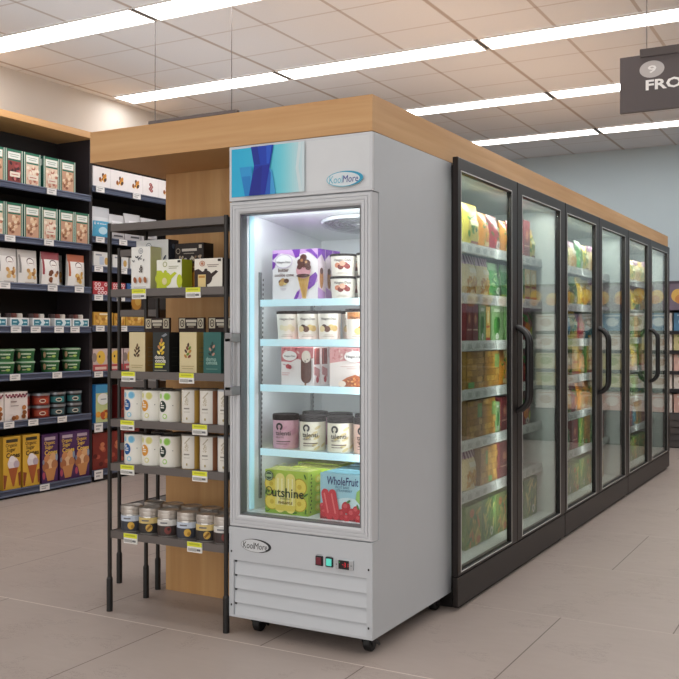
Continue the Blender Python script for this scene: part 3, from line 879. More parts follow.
@prod
def bag_teal():
    def a(F): dots(F, ['2f7d8c','8fc4c9','1f5a6b'], 14); F.rect(-.06, .15, .06, .18, 'd9e6e6'); F.rect(-.06, .02, .06, .04, 'c9a04a')
    return frozen_bag('2f6f84', '5ca0ac', a)
@prod
def bag_carrot():
    def a(F): F.ell(-.02, .09, .035, .045, 'e08434'); F.ell(.05, .07, .03, .035, 'b8c43c'); dots(F, ['3a8a34','5ca04a'], 8, .06, .13, .19, .03, .008); F.ell(0, .03, .026, .024, 'dcd6d0'); F.ell(0, .03, .014, .01, '8a7a7a')
    return frozen_bag('84202a', '7a1f28', a)
def frozen_box(col, side, art, w=.2, h=.22, d=.1, name='frozen_food_box'):
    mb = carton('b', w, d, h, col, side, col); art(front(mb, -d/2), w, h); 
    L = lside(mb, -w/2); L.rect(-d*.4, h*.2, d*.4, h*.3, col)
    return mb.build(name)
@prod
def box_tan():
    def a(F, w, h):
        for j in range(6):
            for i in range(3):
                u0 = -w/2+.004+i*.066-(j%2)*.02; F.rect(max(-w/2+.002,u0), .006+j*.036, min(w/2-.002,u0+.062), .006+j*.036+.032, random.choice(['c2923e','b58636','cfa04c','a87a30']))
        F.rect(-.09, .012, -.02, .045, '6fae5c')
    return frozen_box('97702c', 'a37f3c', a)
@prod
def box_tan_plain():
    def a(F, w, h):
        for j in range(6):
            for i in range(4):
                u0 = -w/2+.003+i*.05-(j%2)*.02; F.rect(max(-w/2+.002,u0), .006+j*.036, min(w/2-.002,u0+.046), .006+j*.036+.032, random.choice(['b98a3c','c49a4c','a87a34','b08040']))
        F.rect(.03, .12, .09, .2, '7d9a54')
    return frozen_box('8f6a2c', '8a6a34', a)
@prod
def box_green_leaf():
    def a(F, w, h):
        for k in range(26): F.ell(random.uniform(-.08,.08), random.uniform(.02,h-.02), .04, .009, random.choice(['2f6b2a','7da84a','a8b44a','4a8a3a','c9c46a']), random.uniform(.3,2.4))
        F.ell(.03, .04, .024, .024, 'd3dac6'); F.ell(.03, .04, .012, .01, '6f9a5c')
    return frozen_box('4a7d34', '3a6a2c', a, .22)
@prod
def box_yellow_leaf():
    def a(F, w, h):
        for k in range(24): F.ell(random.uniform(-.08,.08), random.uniform(.02,h-.02), .04, .011, random.choice(['c9b44a','4a8a34','d98a3c','8fa03c','e0cc6c']), random.uniform(.3,2.4))
        F.ell(-.04, h-.04, .03, .022, 'cf7a34'); F.ell(.05, .03, .028, .022, 'cf7a34')
    return frozen_box('7d9a3c', '5a7d2c', a, .22)
@prod
def box_dark_red():
    def a(F, w, h): F.rect(-.07, h*.3, .07, h*.34, 'c9a08c'); F.ell(0, h*.6, .05, .04, '9c4a44'); F.ell(0, h*.6, .03, .024, 'c98a6a')
    return frozen_box('7a2a30', '8c3a3c', a, .18)
@prod
def box_sage():
    def a(F, w, h): F.rect(-.05, h*.82, .05, h*.9, 'd6e2cc'); F.ell(-.01, h*.42, .045, .06, '4a8a3c'); F.ell(.02, h*.5, .03, .04, '2f6a2c'); F.ell(0, h*.14, .026, .02, 'dde2d6')
    return frozen_box('8fb07c', '74a060', a, .2)
@prod
def box_yellow_tall():
    def a(F, w, h): F.rect(-.06, h*.4, .06, h*.46, 'b5542c'); F.ell(0, h*.7, .045, .04, 'f0dca0'); F.rect(-.078, 0, .078, h*.12, 'b04a3a')
    return frozen_box('d6b45c', '5c8a3c', a, .16)

# ---- far shelving along the back wall
def far_pack(c1, c2):
    def a(F, w, h): F.ell(0, h*.5, w*.3, h*.26, c2); F.rect(-w*.35, h*.82, w*.35, h*.9, c2)
    mb = carton('b', .24, .16, .22, c1, c1, c1); a(front(mb, -.08), .24, .22); return mb.build('grocery_pack')
@prod
def far_white(): return far_pack('ece4dc', 'c9b09a')
@prod
def far_pink(): return far_pack('e0b8ac', 'f0e4dc')
@prod
def far_blue(): return far_pack('5c8cb0', 'c9dce6')
@prod
def far_yellow(): return far_pack('d9cf9a', '9aa84a')

# ---- price tags
@prod
def tag_yellow():
    mb = MB(); mb.box(-.04, .04, -.002, .002, -.045, 0, M('f2f0ea', .4)); F = front(mb, -.002)
    F.rect(-.04, -.02, .04, 0, 'dfe23a'); F.rect(-.03, -.013, .028, -.006, 'b9bd2c')
    for k in range(8): F.rect(-.034+k*.006, -.04, -.031+k*.006, -.026, '8f8f8c')
    F.rect(.014, -.037, .034, -.028, '77777a')
    return mb.build('price_tag')
@prod
def tag_white():
    mb = MB(); mb.box(-.05, .05, -.003, .003, -.048, 0, M('e4e2e0', .4)); F = front(mb, -.003)
    F.rect(-.038, -.018, .03, -.01, '9a9a9c'); F.rect(-.038, -.036, .01, -.026, 'a8a8aa')
    return mb.build('price_tag')
# ================================================================ SETTING
H = 3.49; XL = -4.56; YB = 8.34
mb = MB(); mb.box(XL, 5.6, -7, YB, -.05, 0, floor_mat()); struct(mb, 'floor', 'beige stone floor tiles in running bond with thin joints')
mb = MB(); mb.box(XL, 5.6, -7, YB, H, H+.05, ceiling_mat()); struct(mb, 'ceiling', 'suspended ceiling of pale square tiles on a thin grid')
mb = MB(); mb.box(XL-.1, XL, -7, YB+.1, 0, H+.05, wall_mat('wall_paint_warm', 'c9c4be', 'd2cdc6')); struct(mb, 'wall_left', 'pale grey wall above the left shelving')
mb = MB(); mb.box(XL, 5.6, YB, YB+.1, 0, H+.05, wall_mat('wall_paint_cool', 'b2c1c7', 'bccad0')); struct(mb, 'wall_back', 'blue grey wall at the far end of the shop')
# oak housing behind the freezers with its canopy
mb = MB(); mb.box(-1.376, -.705, .42, 6.3, 0, 2.079, W_PANEL); struct(mb, 'wall_partition', 'upright oak panel behind the open rack')
mb = MB(); mb.box(-1.482, 0, 0, 6.32, 2.08, 2.223, W_BEAM); struct(mb, 'trim_canopy', 'long oak canopy running over fridge and freezers')

# ceiling strip lights: in view as fittings, the rest of the shop's rows as lamps of the same size
STRIP = M('ffffff', .5, emit=8, var=0)
@prod
def strip_light():
    t = thing('ceiling_light'); L = 1.745
    mb = MB(); P = lambda u, v, dd: (u, v, -dd)
    mb.loops([((-L/2-.012,L/2+.012,-.15,.15),.0),((-L/2-.012,L/2+.012,-.15,.15),.012),((-L/2,L/2,-.135,.135),.012),((-L/2,L/2,-.135,.135),.004)], M('d9d6d2', .5), P)
    mb.box(L/2+.012, L/2+.043, -.12, .12, -.006, 0, '2a2624'); mb.build('frame', t)
    m2 = MB(); m2.box(-L/2, L/2, -.135, .135, -.006, -.002, STRIP); m2.build('diffuser', t)
    return t
for r in range(4):
    yy = CY0 + 1.778*r
    for q, k in enumerate((-2, -1, 0) if r < 2 else (-1, 0)):
        place('strip_light', (CX0 + .9 + 1.8*k, yy, H-.0005), f'white ceiling strip light, {ORD[q]} from left in the {ORD[r]} row from the front', 'ceiling light', 'recessed ceiling strip lights')
def area(name, loc, rot, sx, sy, power, col=(1,1,1)):
    l = bpy.data.lights.new(name, 'AREA'); l.shape = 'RECTANGLE'; l.size = sx; l.size_y = sy; l.energy = power; l.color = col
    o = bpy.data.objects.new(name, l); C.objects.link(o); o.location = loc; o.rotation_euler = rot; return o
LP = 9
for yy in (-5.35, -3.57, -1.79, -.01):
    for xx in (-2.7, 0, 2.8):
        area('ceiling_lamp', (xx, yy, H-.03), (0,0,0), 2.6, .27, LP, (1, .985, .965))
for r in range(4):
    for xx in (1.835, 3.635): area('ceiling_lamp', (xx, CY0+1.778*r, H-.03), (0,0,0), 1.745, .27, 11.8, (1, .985, .965))
area('ceiling_fill_canopy', (-.74, 3.1, 2.26), (PI,0,0), 1.2, 5.6, 11, (1, .97, .95))  # added fill lamp over the canopy, brightens the ceiling; no such fitting
area('ceiling_fill_aisle', (2.6, -2.2, 2.4), (PI,0,0), 3.0, 5.0, 17, (1, .97, .95))  # added fill lamp out of view, aimed up to lighten the ceiling
area('ceiling_fill_aisle', (-2.75, 1.0, 2.35), (PI,0,0), 1.6, 6.0, 22, (1, .97, .95))  # added mid-air fill lamp, evens out the ceiling on the left
mb = MB(); mb.box(5.5, 5.6, -7, YB, 0, H, wall_mat('added_wall_grey', '716f6d', '7a7876')); struct(mb, 'wall_right_added', 'unseen grey wall added to darken light from the right')  # unseen wall, added to darken the right side of the fridge

# ================================================================ GLASS DOOR FRIDGE (front on y = 0)
FB = (-.344, .4, 0)
fr = thing('display_freezer', FB)
tag(fr, 'white upright freezer with one glass door, blue header and casters', 'freezer')
WH = M('c5c9cd', .38, var=.02); WHI = M('e4e8ea', .4, var=.02); GR = M('cdcfd2', .35, var=.02); DK = M('1d1d1f', .45)
mb = MB()
mb.box(-.687, -.652, .06, .812, .459, 1.845, WH); mb.box(-.035, 0, .06, .812, .459, 1.845, WH)
mb.box(-.652, -.035, .755, .812, .459, 1.845, WH)
mb.box(-.687, 0, .016, .812, 1.845, 2.078, WH); mb.box(-.687, 0, .02, .812, .075, .459, WH)
mb.build('cabinet', fr)
# liner: white insulated inside
mb = MB()
mb.box(-.652, -.636, .06, .755, .46, 1.84, WHI); mb.box(-.051, -.035, .06, .755, .46, 1.84, WHI)
mb.box(-.636, -.051, .70, .755, .46, 1.84, WHI); mb.box(-.636, -.051, .06, .70, 1.80, 1.84, WHI)
mb.prism([(.06,1.80),(.70,1.80),(.70,1.735)], 'x', -.636, -.051, WHI)
mb.box(-.636, -.051, .06, .70, .46, .516, WHI)
mb.build('liner', fr)
# header with printed panel
mb = MB(); P = lambda u, v, dd: (u, dd, v)
mb.box(-.687, 0, 0, .016, 1.846, 2.078, M('d3d5d8', .3, var=.02), bev=.003); F = front(mb, 0)
x0, x1, z0, z1 = -.674, -.306, 1.862, 2.066
F.rect(x0, z0, -.012, z1, 'd9dcde')
stops = [(0,(38,178,222)),(.25,(46,184,224)),(.5,(78,200,226)),(.68,(110,211,228)),(.85,(170,224,232)),(1,(214,228,232))]
for i in range(36):
    t_ = (i+.5)/36
    for (ta, ca), (tb, cb) in zip(stops, stops[1:]):
        if ta <= t_ <= tb: c = tuple(int(p+(q-p)*(t_-ta)/(tb-ta)) for p, q in zip(ca, cb))
    F.rect(x0+(x1-x0)*i/36, z0, x0+(x1-x0)*(i+1)/36+.0004, z1, M('%02x%02x%02x' % c, .3, var=0))
F.poly([(-.330,z0),(-.316,z0),(-.334,1.965),(-.318,z1),(-.334,z1),(-.348,1.96)], 'd3e6ea')
F.poly([(-.627,1.985),(-.565,1.985),(-.555,1.865),(-.6,1.862)], '2c9ad8'); F.poly([(-.615,1.945),(-.57,1.945),(-.57,1.862),(-.598,1.862)], '1b82cc')
F.poly([(-.475,1.97),(-.462,1.96),(-.445,z0),(-.505,z0)], '3f9fdc'); F.poly([(-.48,1.975),(-.468,1.95),(-.472,z0),(-.51,z0)], '1f5cc0')
F.poly([(-.568,z1),(-.455,z1),(-.472,1.985),(-.552,1.985)], '0c3cb4'); F.poly([(-.552,1.985),(-.472,1.985),(-.497,z0),(-.578,z0)], '1028a0')
F.poly([(-.55,1.965),(-.51,1.985),(-.52,z0),(-.575,z0)], '0a2090'); F.poly([(-.568,z1),(-.535,z1),(-.52,1.99),(-.55,1.99)], '0a2c98'); F.poly([(-.49,z1),(-.462,z1),(-.475,1.99),(-.488,1.99)], '1d56cc')
def logo(F, u, v, s, c1, c2, c3):
    F.ell(u, v, .083*s, .031*s, 'dde6ea' if c1 != '222428' else 'd3d6d8', n=40)
    F.ring(u, v, .083*s, .031*s, .003*s, c3, 0, 2*PI, 48)
    # the swoosh grows thicker towards the right end
    l = F.lift(); V = []
    for i in range(33):
        a = -PI*.42 + PI*1.22*i/32
        w = .012*s*max(0, math.cos((a-.1)*.72))**1.5 + .0004
        V.append(F.P(u+(.082*s)*math.cos(a), v+.030*s*math.sin(a), l)); V.append(F.P(u+(.082*s-w)*math.cos(a)-.002*s, v+(.030*s-w*.55)*math.sin(a)-.001*s, l))
    F.mb.add(V, [[2*i, 2*i+1, 2*i+3, 2*i+2] for i in range(32)], c2)
    F.text('Kool', u-.04*s, v-.001*s, w=.062*s, h=.03*s, col=c1, sh=.1); F.text('More', u+.026*s, v-.001*s, w=.07*s, h=.028*s, col='1a2f8c' if c1 != '222428' else '222428', bold=.0, sh=.15)
logo(F, -.117, 1.898, 1, '58b8cf', '2f9fc4', '5cb9d0')
mb.build('header_panel', fr)
# door
mb = MB(); R = lambda i: (-.687+i, -.004-i, .461+i, 1.842-i)
mb.loops([(R(0),.058),(R(0),.005),(R(.005),0),(R(.014),0),(R(.015),.004),(R(.018),.004),(R(.019),0),(R(.028),0),(R(.029),.004),(R(.032),.004),(R(.033),0),(R(.043),0),(R(.05),.006),(R(.05),.058)], GR, P)
mb.loops([(R(0),.058),(R(.05),.058)], GR, P)
door = mb.build('door', fr)
mb = MB(); mb.loops([(R(.0502),.007),(R(.056),.007),(R(.056),.05)], M('6a6c6e', .5), P); mb.build('gasket', door)
mb = MB(); mb.box(-.64, -.051, .018, .024, .508, 1.795, GLASS_F); mb.build('glass_pane', door)
mb = MB()
mb.prism([(-.668,-.062),(-.638,-.062),(-.634,-.056),(-.634,-.046),(-.668,-.046)], 'z', 1.045, 1.26, M('a7a7a9', .35, .3))
for a, b_ in ((1.245,1.285),(1.02,1.06)):
    mb.box(-.668, -.632, -.062, .004, a, b_, M('8b8a8a', .4, .3), bev=.004)
mb.build('handle', door)
# lower compartment
mb = MB(); mb.box(-.687, -.664, 0, .02, .075, .458, WH); mb.box(-.026, 0, 0, .02, .075, .458, WH)
mb.box(-.664, -.026, 0, .02, .318, .458, WH); mb.box(-.664, -.026, 0, .02, .075, .084, WH)
zz = [.318, .258, .198, .138, .084]
for i in range(4):
    a, b_ = zz[i], zz[i+1]
    mb.prism([(-.001,b_+.002),(-.001,b_),(.019,b_),(.019,a),(.013,a)], 'x', -.655, -.026, M('c5c9cd', .38, var=.02))
    mb.box(-.664, -.655, .008, .019, b_, a, WH)
    mb.box(-.6635, -.653, .0075, .012, a-.010, a, '26282a')
F = front(mb, 0); logo(F, -.549, .389, .93, '222428', '222428', '9a9c9e')
for u, v in ((-.674,.354),(-.016,.352),(-.016,.122),(-.674,.126)): F.ell(u, v, .004, .005, '1d1d1f')
F.rect(-.252, .386, -.228, .388, '8a8c8e'); F.rect(-.205, .384, -.181, .386, '8a8c8e')
mb.build('vent_panel', fr)
for x, c in ((-.24,'6d2230'), (-.193,'5fd8c4')):
    mb = MB(); mb.box(x-.017, x+.017, -.006, .01, .343, .382, '1a1a1c', bev=.002); mb.box(x-.012, x+.012, -.010, -.004, .348, .377, M(c, .3, emit=.25 if c[0] == '5' else .05), bev=.002)
    o = mb.build('switch', fr); o['label'] = 'dark red rocker switch' if c[0] == '6' else 'lit green rocker switch'
mb = MB(); mb.box(-.164, -.082, -.008, .01, .34, .381, M('b9bcbf', .3, .3), bev=.004); F = front(mb, -.008)
F.rect(-.148, .343, -.1, .378, '141012'); F.ell(-.157, .36, .003, .003, '7a7d80'); F.ell(-.09, .36, .003, .003, '7a7d80')
def digit(F, u, v, s, on, col):
    S = {'a':(u-s*.4,v+s*.9,u+s*.4,v+s*1.05),'d':(u-s*.4,v-s*1.05,u+s*.4,v-s*.9),'g':(u-s*.4,v-s*.08,u+s*.4,v+s*.08),'b':(u+s*.4,v+s*.08,u+s*.56,v+s*.9),'c':(u+s*.4,v-s*.9,u+s*.56,v-s*.08),'e':(u-s*.56,v-s*.9,u-s*.4,v-s*.08),'f':(u-s*.56,v+s*.08,u-s*.4,v+s*.9)}
    for k in on: F.rect(*S[k], col)
RED = M('d02230', .4, emit=1.2, var=0)
digit(F, -.128, .361, .008, 'g', RED); digit(F, -.119, .361, .008, 'abgcd', RED); digit(F, -.107, .361, .008, 'bc', RED); F.ell(-.142, .37, .0018, .0018, M('3fae5a', emit=.6))
F.text('ELITECH', -.123, .3405, w=.03, col='6a6c70') if False else None
mb.build('temperature_display', fr)
for i, (x, y) in enumerate(((-.595,.075), (-.06,.075), (-.595,.73), (-.06,.73))):
    mb = MB(); mb.box(x-.035, x+.035, y-.035, y+.035, .069, .0752, M('55565a', .4, .6)); mb.lathe([(.02,.058),(.027,.069)], M('6a6c70', .35, .7), cx=x, cy=y, n=14)
    for s in (-1, 1): mb.prism([(y-.016,.055),(y+.03,.055),(y+.036,.03),(y+.026,.018),(y+.012,.022)], 'x', x+s*.021-.002, x+s*.021+.002, M('1b1b1d', .4))
    if i in (0, 1): mb.prism([(y-.02,.05),(y+.03,.05),(y+.052,.028),(y+.056,.02),(y+.046,.018),(y+.02,.036)], 'x', x+.025, x+.029, M('1b1b1d', .4))
    c = mb.build('caster', fr)
    m2 = MB(); m2.lathe([(.008,-.017),(.029,-.017),(.033,-.012),(.033,.012),(.029,.017),(.008,.017)], M('161617', .5), n=24)
    m2.v = [(x+v[2], y+.018+v[0], .0332+v[1]) for v in m2.v]; m2.build('wheel', c)
# inside fittings
CY_ = M('c4e6f0', .4, emit=.28, var=0)
for i, z in enumerate((1.43, 1.2585, 1.062, .784)):
    mb = MB()
    mb.box(-.612, -.06, .125, .131, z-.031, z-.001, CY_, bev=.001)
    for k in range(26): mb.box(-.605+k*.0212, -.602+k*.0212, .131, .66, z-.010, z-.006, M('d9dde0', .4))
    for y in (.14, .33, .5, .655): mb.box(-.612, -.06, y, y+.006, z-.016, z-.010, M('d9dde0', .4))
    o = mb.build('wire_shelf', fr); o['label'] = f'{ORD[i]} wire shelf from the top with pale blue lip'
for x, y in ((-.632,.155), (-.632,.60), (-.36,.698)):
    mb = MB()
    if x > -.5: mb.box(x-.008, x+.008, y-.006, y+.001, .56, 1.62, M('8d9194', .4, .3))
    else: mb.box(x-.003, x+.004, y-.008, y+.008, .56, 1.55, M('8d9194', .4, .3))
    F = front(mb, y-.006) if x > -.5 else rside(mb, x+.004, y)
    for k in range(46): F.rect(-.0035 + (x if x > -.5 else 0), .575+k*.0208, .0035 + (x if x > -.5 else 0), .585+k*.0208, '2b2d30')
    mb.build('shelf_upright', fr)
mb = MB(); mb.box(-.635, -.631, .075, .108, .522, 1.79, M('b4e2f0', .4, emit=.3, var=0)); mb.build('light_strip', fr)
# evaporator fan cover, a wide round grille under the top of the cabinet
mb = MB(); m2 = MB(); cx, cy = -.225, .38
m2.lathe([(.0,-.016),(.05,-.016),(.052,-.004)], M('dfe3e5', .4), n=28)
for r_ in (.075, .1, .125, .15, .175): m2.lathe([(r_-.004,-.006),(r_-.004,-.012),(r_+.004,-.012),(r_+.004,-.006)], M('a9aeb3', .4), n=40, caps=False)
m2.lathe([(.185,-.001),(.19,-.014),(.2,-.014),(.205,-.001)], M('c3c8cc', .4), n=48, caps=False)
for k in range(12):
    a = 2*PI*k/12; ux, uy = math.cos(a), math.sin(a)
    V = [(.05*ux-.003*uy, .05*uy+.003*ux, -.013), (.19*ux-.003*uy, .19*uy+.003*ux, -.013), (.19*ux+.003*uy, .19*uy-.003*ux, -.013), (.05*ux+.003*uy, .05*uy-.003*ux, -.013)]
    m2.add(V, [[0,1,2,3]], M('cfd3d6', .4))
def slope(y): return 1.80 - .065*(y-.06)/.64
mb.v = [(cx+x*1.0, cy+y*.9, slope(cy+y*.9)-.001+z) for x, y, z in m2.v]; mb.f, mb.m, mb.sm, mb.mats = m2.f, m2.m, m2.sm, m2.mats
mb.build('fan_cover', fr)
for x, y in ((-.5,.3), (-.43,.42)):
    pass
for z in (1.43, 1.2585, 1.062, .784):
    area('freezer_lamp', (-.335, .148, z-.024), (math.radians(38), 0, 0), .53, .02, .34, (.96, .99, 1))
area('freezer_lamp', (-.335, .09, 1.775), (math.radians(40), 0, 0), .53, .03, .9, (.96, .99, 1))
area('freezer_lamp', (-.34, .45, 1.72), (0,0,0), .4, .3, .25, (.96, .99, 1))
area('freezer_lamp', (-.06, .085, 1.15), (math.radians(90), 0, math.radians(62)), .03, 1.2, 1.3, (.96, .99, 1))

# contents
G = 'ice cream inside the glass door freezer'
for k in range(3):
    place('cone_box', (-.457, .192+.066*k, 1.4295), ['white and purple box of ice cream cones at the front of top shelf', 'second purple box of ice cream cones, just behind the front one', 'rearmost purple box of ice cream cones in the row on top shelf'][k], 'ice cream box')
for i, x in enumerate((-.25, -.124)):
    for j, z in enumerate((1.4295, 1.5245)):
        for q in range(2):
            place('pint_berry', (x+.012*q, .218+.122*q, z), f'cream tub with red berry picture, {["front","rear"][q]} {["left","right"][i]} stack on top shelf, {["lower","upper"][j]} one', 'ice cream tub', rz=.42)
for x, y, k, l in ((-.515,.2,'pint_vanilla','pale cream tub with no dark picture, leftmost on the second freezer shelf'), (-.411,.2,'pint_cookie','cream tub with cookie picture, second from left on second freezer shelf'),
                   (-.307,.2,'pint_cookie','cream tub with cookie picture, third from left on second freezer shelf'), (-.255,.315,'pint_cookie','tub with cookie picture standing behind and left of the caramel tub'), (-.165,.2,'pint_caramel','cream tub with orange band and caramel picture, right end of second shelf'),
                   (-.46,.33,'pint_vanilla','pale cream tub half hidden in the back row of the second shelf')):
    place(k, (x, y, 1.258), l, 'ice cream tub', rz=.42)
for k in range(3):
    place('bar_box_dark', (-.432, .172+.066*k, 1.0615), ['pink box with dark chocolate ice cream bar, front of third shelf', 'second pink bar box with red side stripe, behind the front one', 'rearmost pink bar box with red side stripe on third shelf'][k], 'ice cream box')
for k in range(2):
    place('bar_box_almond', (-.187, .172+.066*k, 1.0615), ['pale pink box with almond bar picture, right of chocolate bar boxes', 'pale pink almond bar box tucked behind the front almond box'][k], 'ice cream box')
for x, y, k, l in ((-.527,.2,'gelato_pink','pink gelato jar with dark lid, leftmost at front of fourth shelf'), (-.388,.195,'gelato_cream','cream gelato jar with dark lid, second from left at front'), (-.25,.195,'gelato_cream','cream gelato jar with dark lid, third from left at front'), (-.125,.195,'gelato_peach','peach gelato jar with dark lid at right end of fourth shelf'),
                   (-.478,.37,'gelato_pink','pink gelato jar in the back row, behind the leftmost jar'), (-.345,.36,'gelato_pink','pink gelato jar in the back row, second from left'), (-.21,.37,'gelato_cream','cream gelato jar in the back row, third from left'), (-.115,.45,'gelato_peach','peach gelato jar at the right end of the back row')):
    place(k, (x, y, .7835), l, 'gelato jar', rz=.38)
for k, (x, y, l) in enumerate(((-.451,.14,'green box of pineapple fruit bars at front left of freezer floor'), (-.395,.27,'second green box of pineapple bars, behind and right of the front one'), (-.45,.41,'green box of pineapple bars, third in the row on freezer floor'), (-.45,.55,'green box of pineapple bars at the back of freezer floor'))):
    place('pineapple_bar_box', (x, y, .5165), l, 'frozen dessert box')
for k, (x, y, l) in enumerate(((-.187,.14,'pale blue box of strawberry fruit bars at front right of freezer floor'), (-.187,.27,'pale blue box of strawberry bars right behind the front one'), (-.187,.4,'pale blue box of strawberry bars at the back of freezer floor'))):
    place('strawberry_bar_box', (x, y, .5165), l, 'frozen dessert box', scale=(.86,1,1))

# ================================================================ OPEN RACK beside the fridge
MET = M('6d6764', .42, .35, var=.03); POST = M('34312f', .35, .4, var=.03)
def rack(name, x0, x1, y0, y1, zs, label, top_z):
    base = ((x0+x1)/2, (y0+y1)/2, 0); t = thing(name, base); tag(t, label, 'rack')
    for x in (x0, x1):
        for y in (y0, y1):
            mb = MB(); mb.lathe([(.010,.0),(.010,top_z)], POST, cx=x, cy=y, n=14); p = mb.build('post', t)
            m2 = MB(); m2.lathe([(.0105,0),(.0145,0),(.0145,.15),(.0105,.16)], M('1c1b1b', .45), cx=x, cy=y, n=14, caps=False); m2.build('foot_sleeve', p)
    for i, z in enumerate(zs):
        mb = MB(); a, b_, c, d_ = x0+.002, x1-.002, y0-.004, y1+.004
        mb.box(a, b_, c+.003, d_-.003, z-.008, z-.004, MET)
        mb.box(a, b_, c, c+.003, z-.034, z, MET); mb.box(a, b_, d_-.003, d_, z-.034, z, MET)
        mb.box(a, a+.003, c+.003, d_-.003, z-.034, z, MET); mb.box(b_-.003, b_, c+.003, d_-.003, z-.034, z, MET)
        mb.build('shelf', t)
    return t
ZS = [1.786, 1.485, 1.110, .888, .685, .374]
rack('storage_rack', -1.362, -.703, .0, .254, ZS, 'grey metal rack with six shelves beside the white freezer', 1.79)
rack('storage_rack', -1.664, -1.411, .40, 1.02, [1.71, 1.402, 1.042, .72, .40], 'narrow grey metal rack standing endways behind the front rack', 1.72)
y = .03
z = ZS[1]-.004
place('leaf_tea_box_narrow', (-1.204, .07, z), 'narrow white tea box with leaf sprig at the left of the second rack shelf', 'tea box')
place('leaf_tea_box_wide', (-1.205, .15, z), 'tall wide white tea box with scattered leaves, behind the narrow one', 'tea box')
place('teapot_box_lime', (-1.040, .07, z), 'white tea box with lime green teapot on second rack shelf', 'tea box')
place('coffee_box_black', (-1.018, .185, z), 'tall black box behind the two teapot boxes', 'coffee box')
place('amber_tea_box', (-.945, .15, z), 'small brown and amber box between the two teapot boxes', 'tea box')
place('teapot_box_brown', (-.822, .07, z), 'white tea box with dark brown teapot, near the freezer', 'tea box', scale=(1.06,1,1))
z = ZS[2]-.004
for k, x in ((0,-1.135), (1,-.945), (2,-.80)):
    pass
for x, k, l in ((-1.224,'cereal_cream','tall cream box with brown leaf lines, leftmost on third rack shelf'), (-1.085,'cereal_black','tall black box with yellow leaves on third rack shelf'), (-.932,'cereal_cream_leaf','tall cream box with green and brown leaves on third rack shelf'), (-.80,'cereal_teal','tall teal box with dark leaves on third rack shelf')):
    place(k, (x, .068, z), l, 'cereal box')
place('cereal_teal', (-.738, .17, z), 'second tall teal box, half hidden beside the freezer door handle', 'cereal box')
for k, x in enumerate((-1.24, -1.038, -.866)):
    place('display_tray', (x, .175, z), ['dark brown display tray with cream crests, left one behind the leftmost cream box', 'dark brown display tray with cream crests between black and cream leaf boxes', 'dark brown display tray with cream crests behind the teal boxes'][k], 'display tray', scale=(.857,.75,1))
cats = 'supplement can'
for s, zz_, nm in ((3, ZS[3], 'fourth'), (4, ZS[4], 'fifth')):
    z = zz_-.004
    for x, k, l in ((-1.272,'can_blue','white can with blue dots'), (-1.168,'can_orange','white can with orange and yellow dots'), (-1.064,'can_green','white can with green dots')):
        place(k, (x, .075, z), f'{l} at the front of the {nm} rack shelf', cats, rz=.28)
    for x, k, l in ((-.94,'slim_gold','slim canister with gold edge'), (-.84,'slim_copper','slim canister with copper brown edge'), (-.742,'slim_silver','slim canister with silver edge')):
        place(k, (x, .066, z), f'{l} at the front of the {nm} rack shelf', 'supplement canister', rz=.2)
    for x, k, l in ((-1.21,'can_orange','white can with orange dots, left'), (-1.09,'can_green','white can with green dots, middle'), (-.98,'can_blue','white can with blue dots, right')):
        place(k, (x, .19, z), f'{l} of the back row on the {nm} rack shelf', cats)
z = ZS[5]-.004
for i, (x, k, l) in enumerate(((-1.282,'jar_blue','pale blue band'), (-1.175,'jar_yellow','yellow band'), (-1.067,'jar_white','white band'), (-.957,'jar_blue','pale blue band'), (-.85,'jar_yellow','yellow band'), (-.754,'jar_white','white band'))):
    place(k, (x, .062, z), f'glass jar with {l}, {ORD[i]} in the front row on lowest rack shelf', 'jar', rz=.3)
for i, (x, k, l) in enumerate(((-1.25,'jar_white','white band'), (-1.14,'jar_blue','pale blue band'), (-1.03,'jar_yellow','yellow band'), (-.92,'jar_white','white band'), (-.815,'jar_blue','pale blue band'))):
    place(k, (x, .185, z), f'glass jar with {l}, {ORD[i]} in the back row on lowest rack shelf', 'jar')
for i, (x, zz_, l) in enumerate(((-1.181,ZS[1],'left on second'), (-.874,ZS[1],'right on second'), (-1.243,ZS[2],'left on third'), (-.91,ZS[2],'right on third'), (-1.249,ZS[3],'left on fourth'), (-.838,ZS[3],'right on fourth'), (-1.249,ZS[4],'left on fifth'), (-.838,ZS[4],'right on fifth'), (-1.23,ZS[5],'left on lowest'), (-.866,ZS[5],'right on lowest'))):
    place('tag_yellow', (x, -.0065, zz_-.002), f'yellow topped price tag, {l} shelf of the front metal rack', 'price tag')
# on the endways rack
for (x, y, z, k, l) in ((-1.60,.50,1.398,'amber_tea_box','small amber box on the upper shelf of the endways rack'), (-1.49,.50,1.398,'coffee_box_black','black box on the upper shelf of the endways rack'), ):
    place(k, (x, y, z), l, 'tea box' if 'amber' in k else 'coffee box')

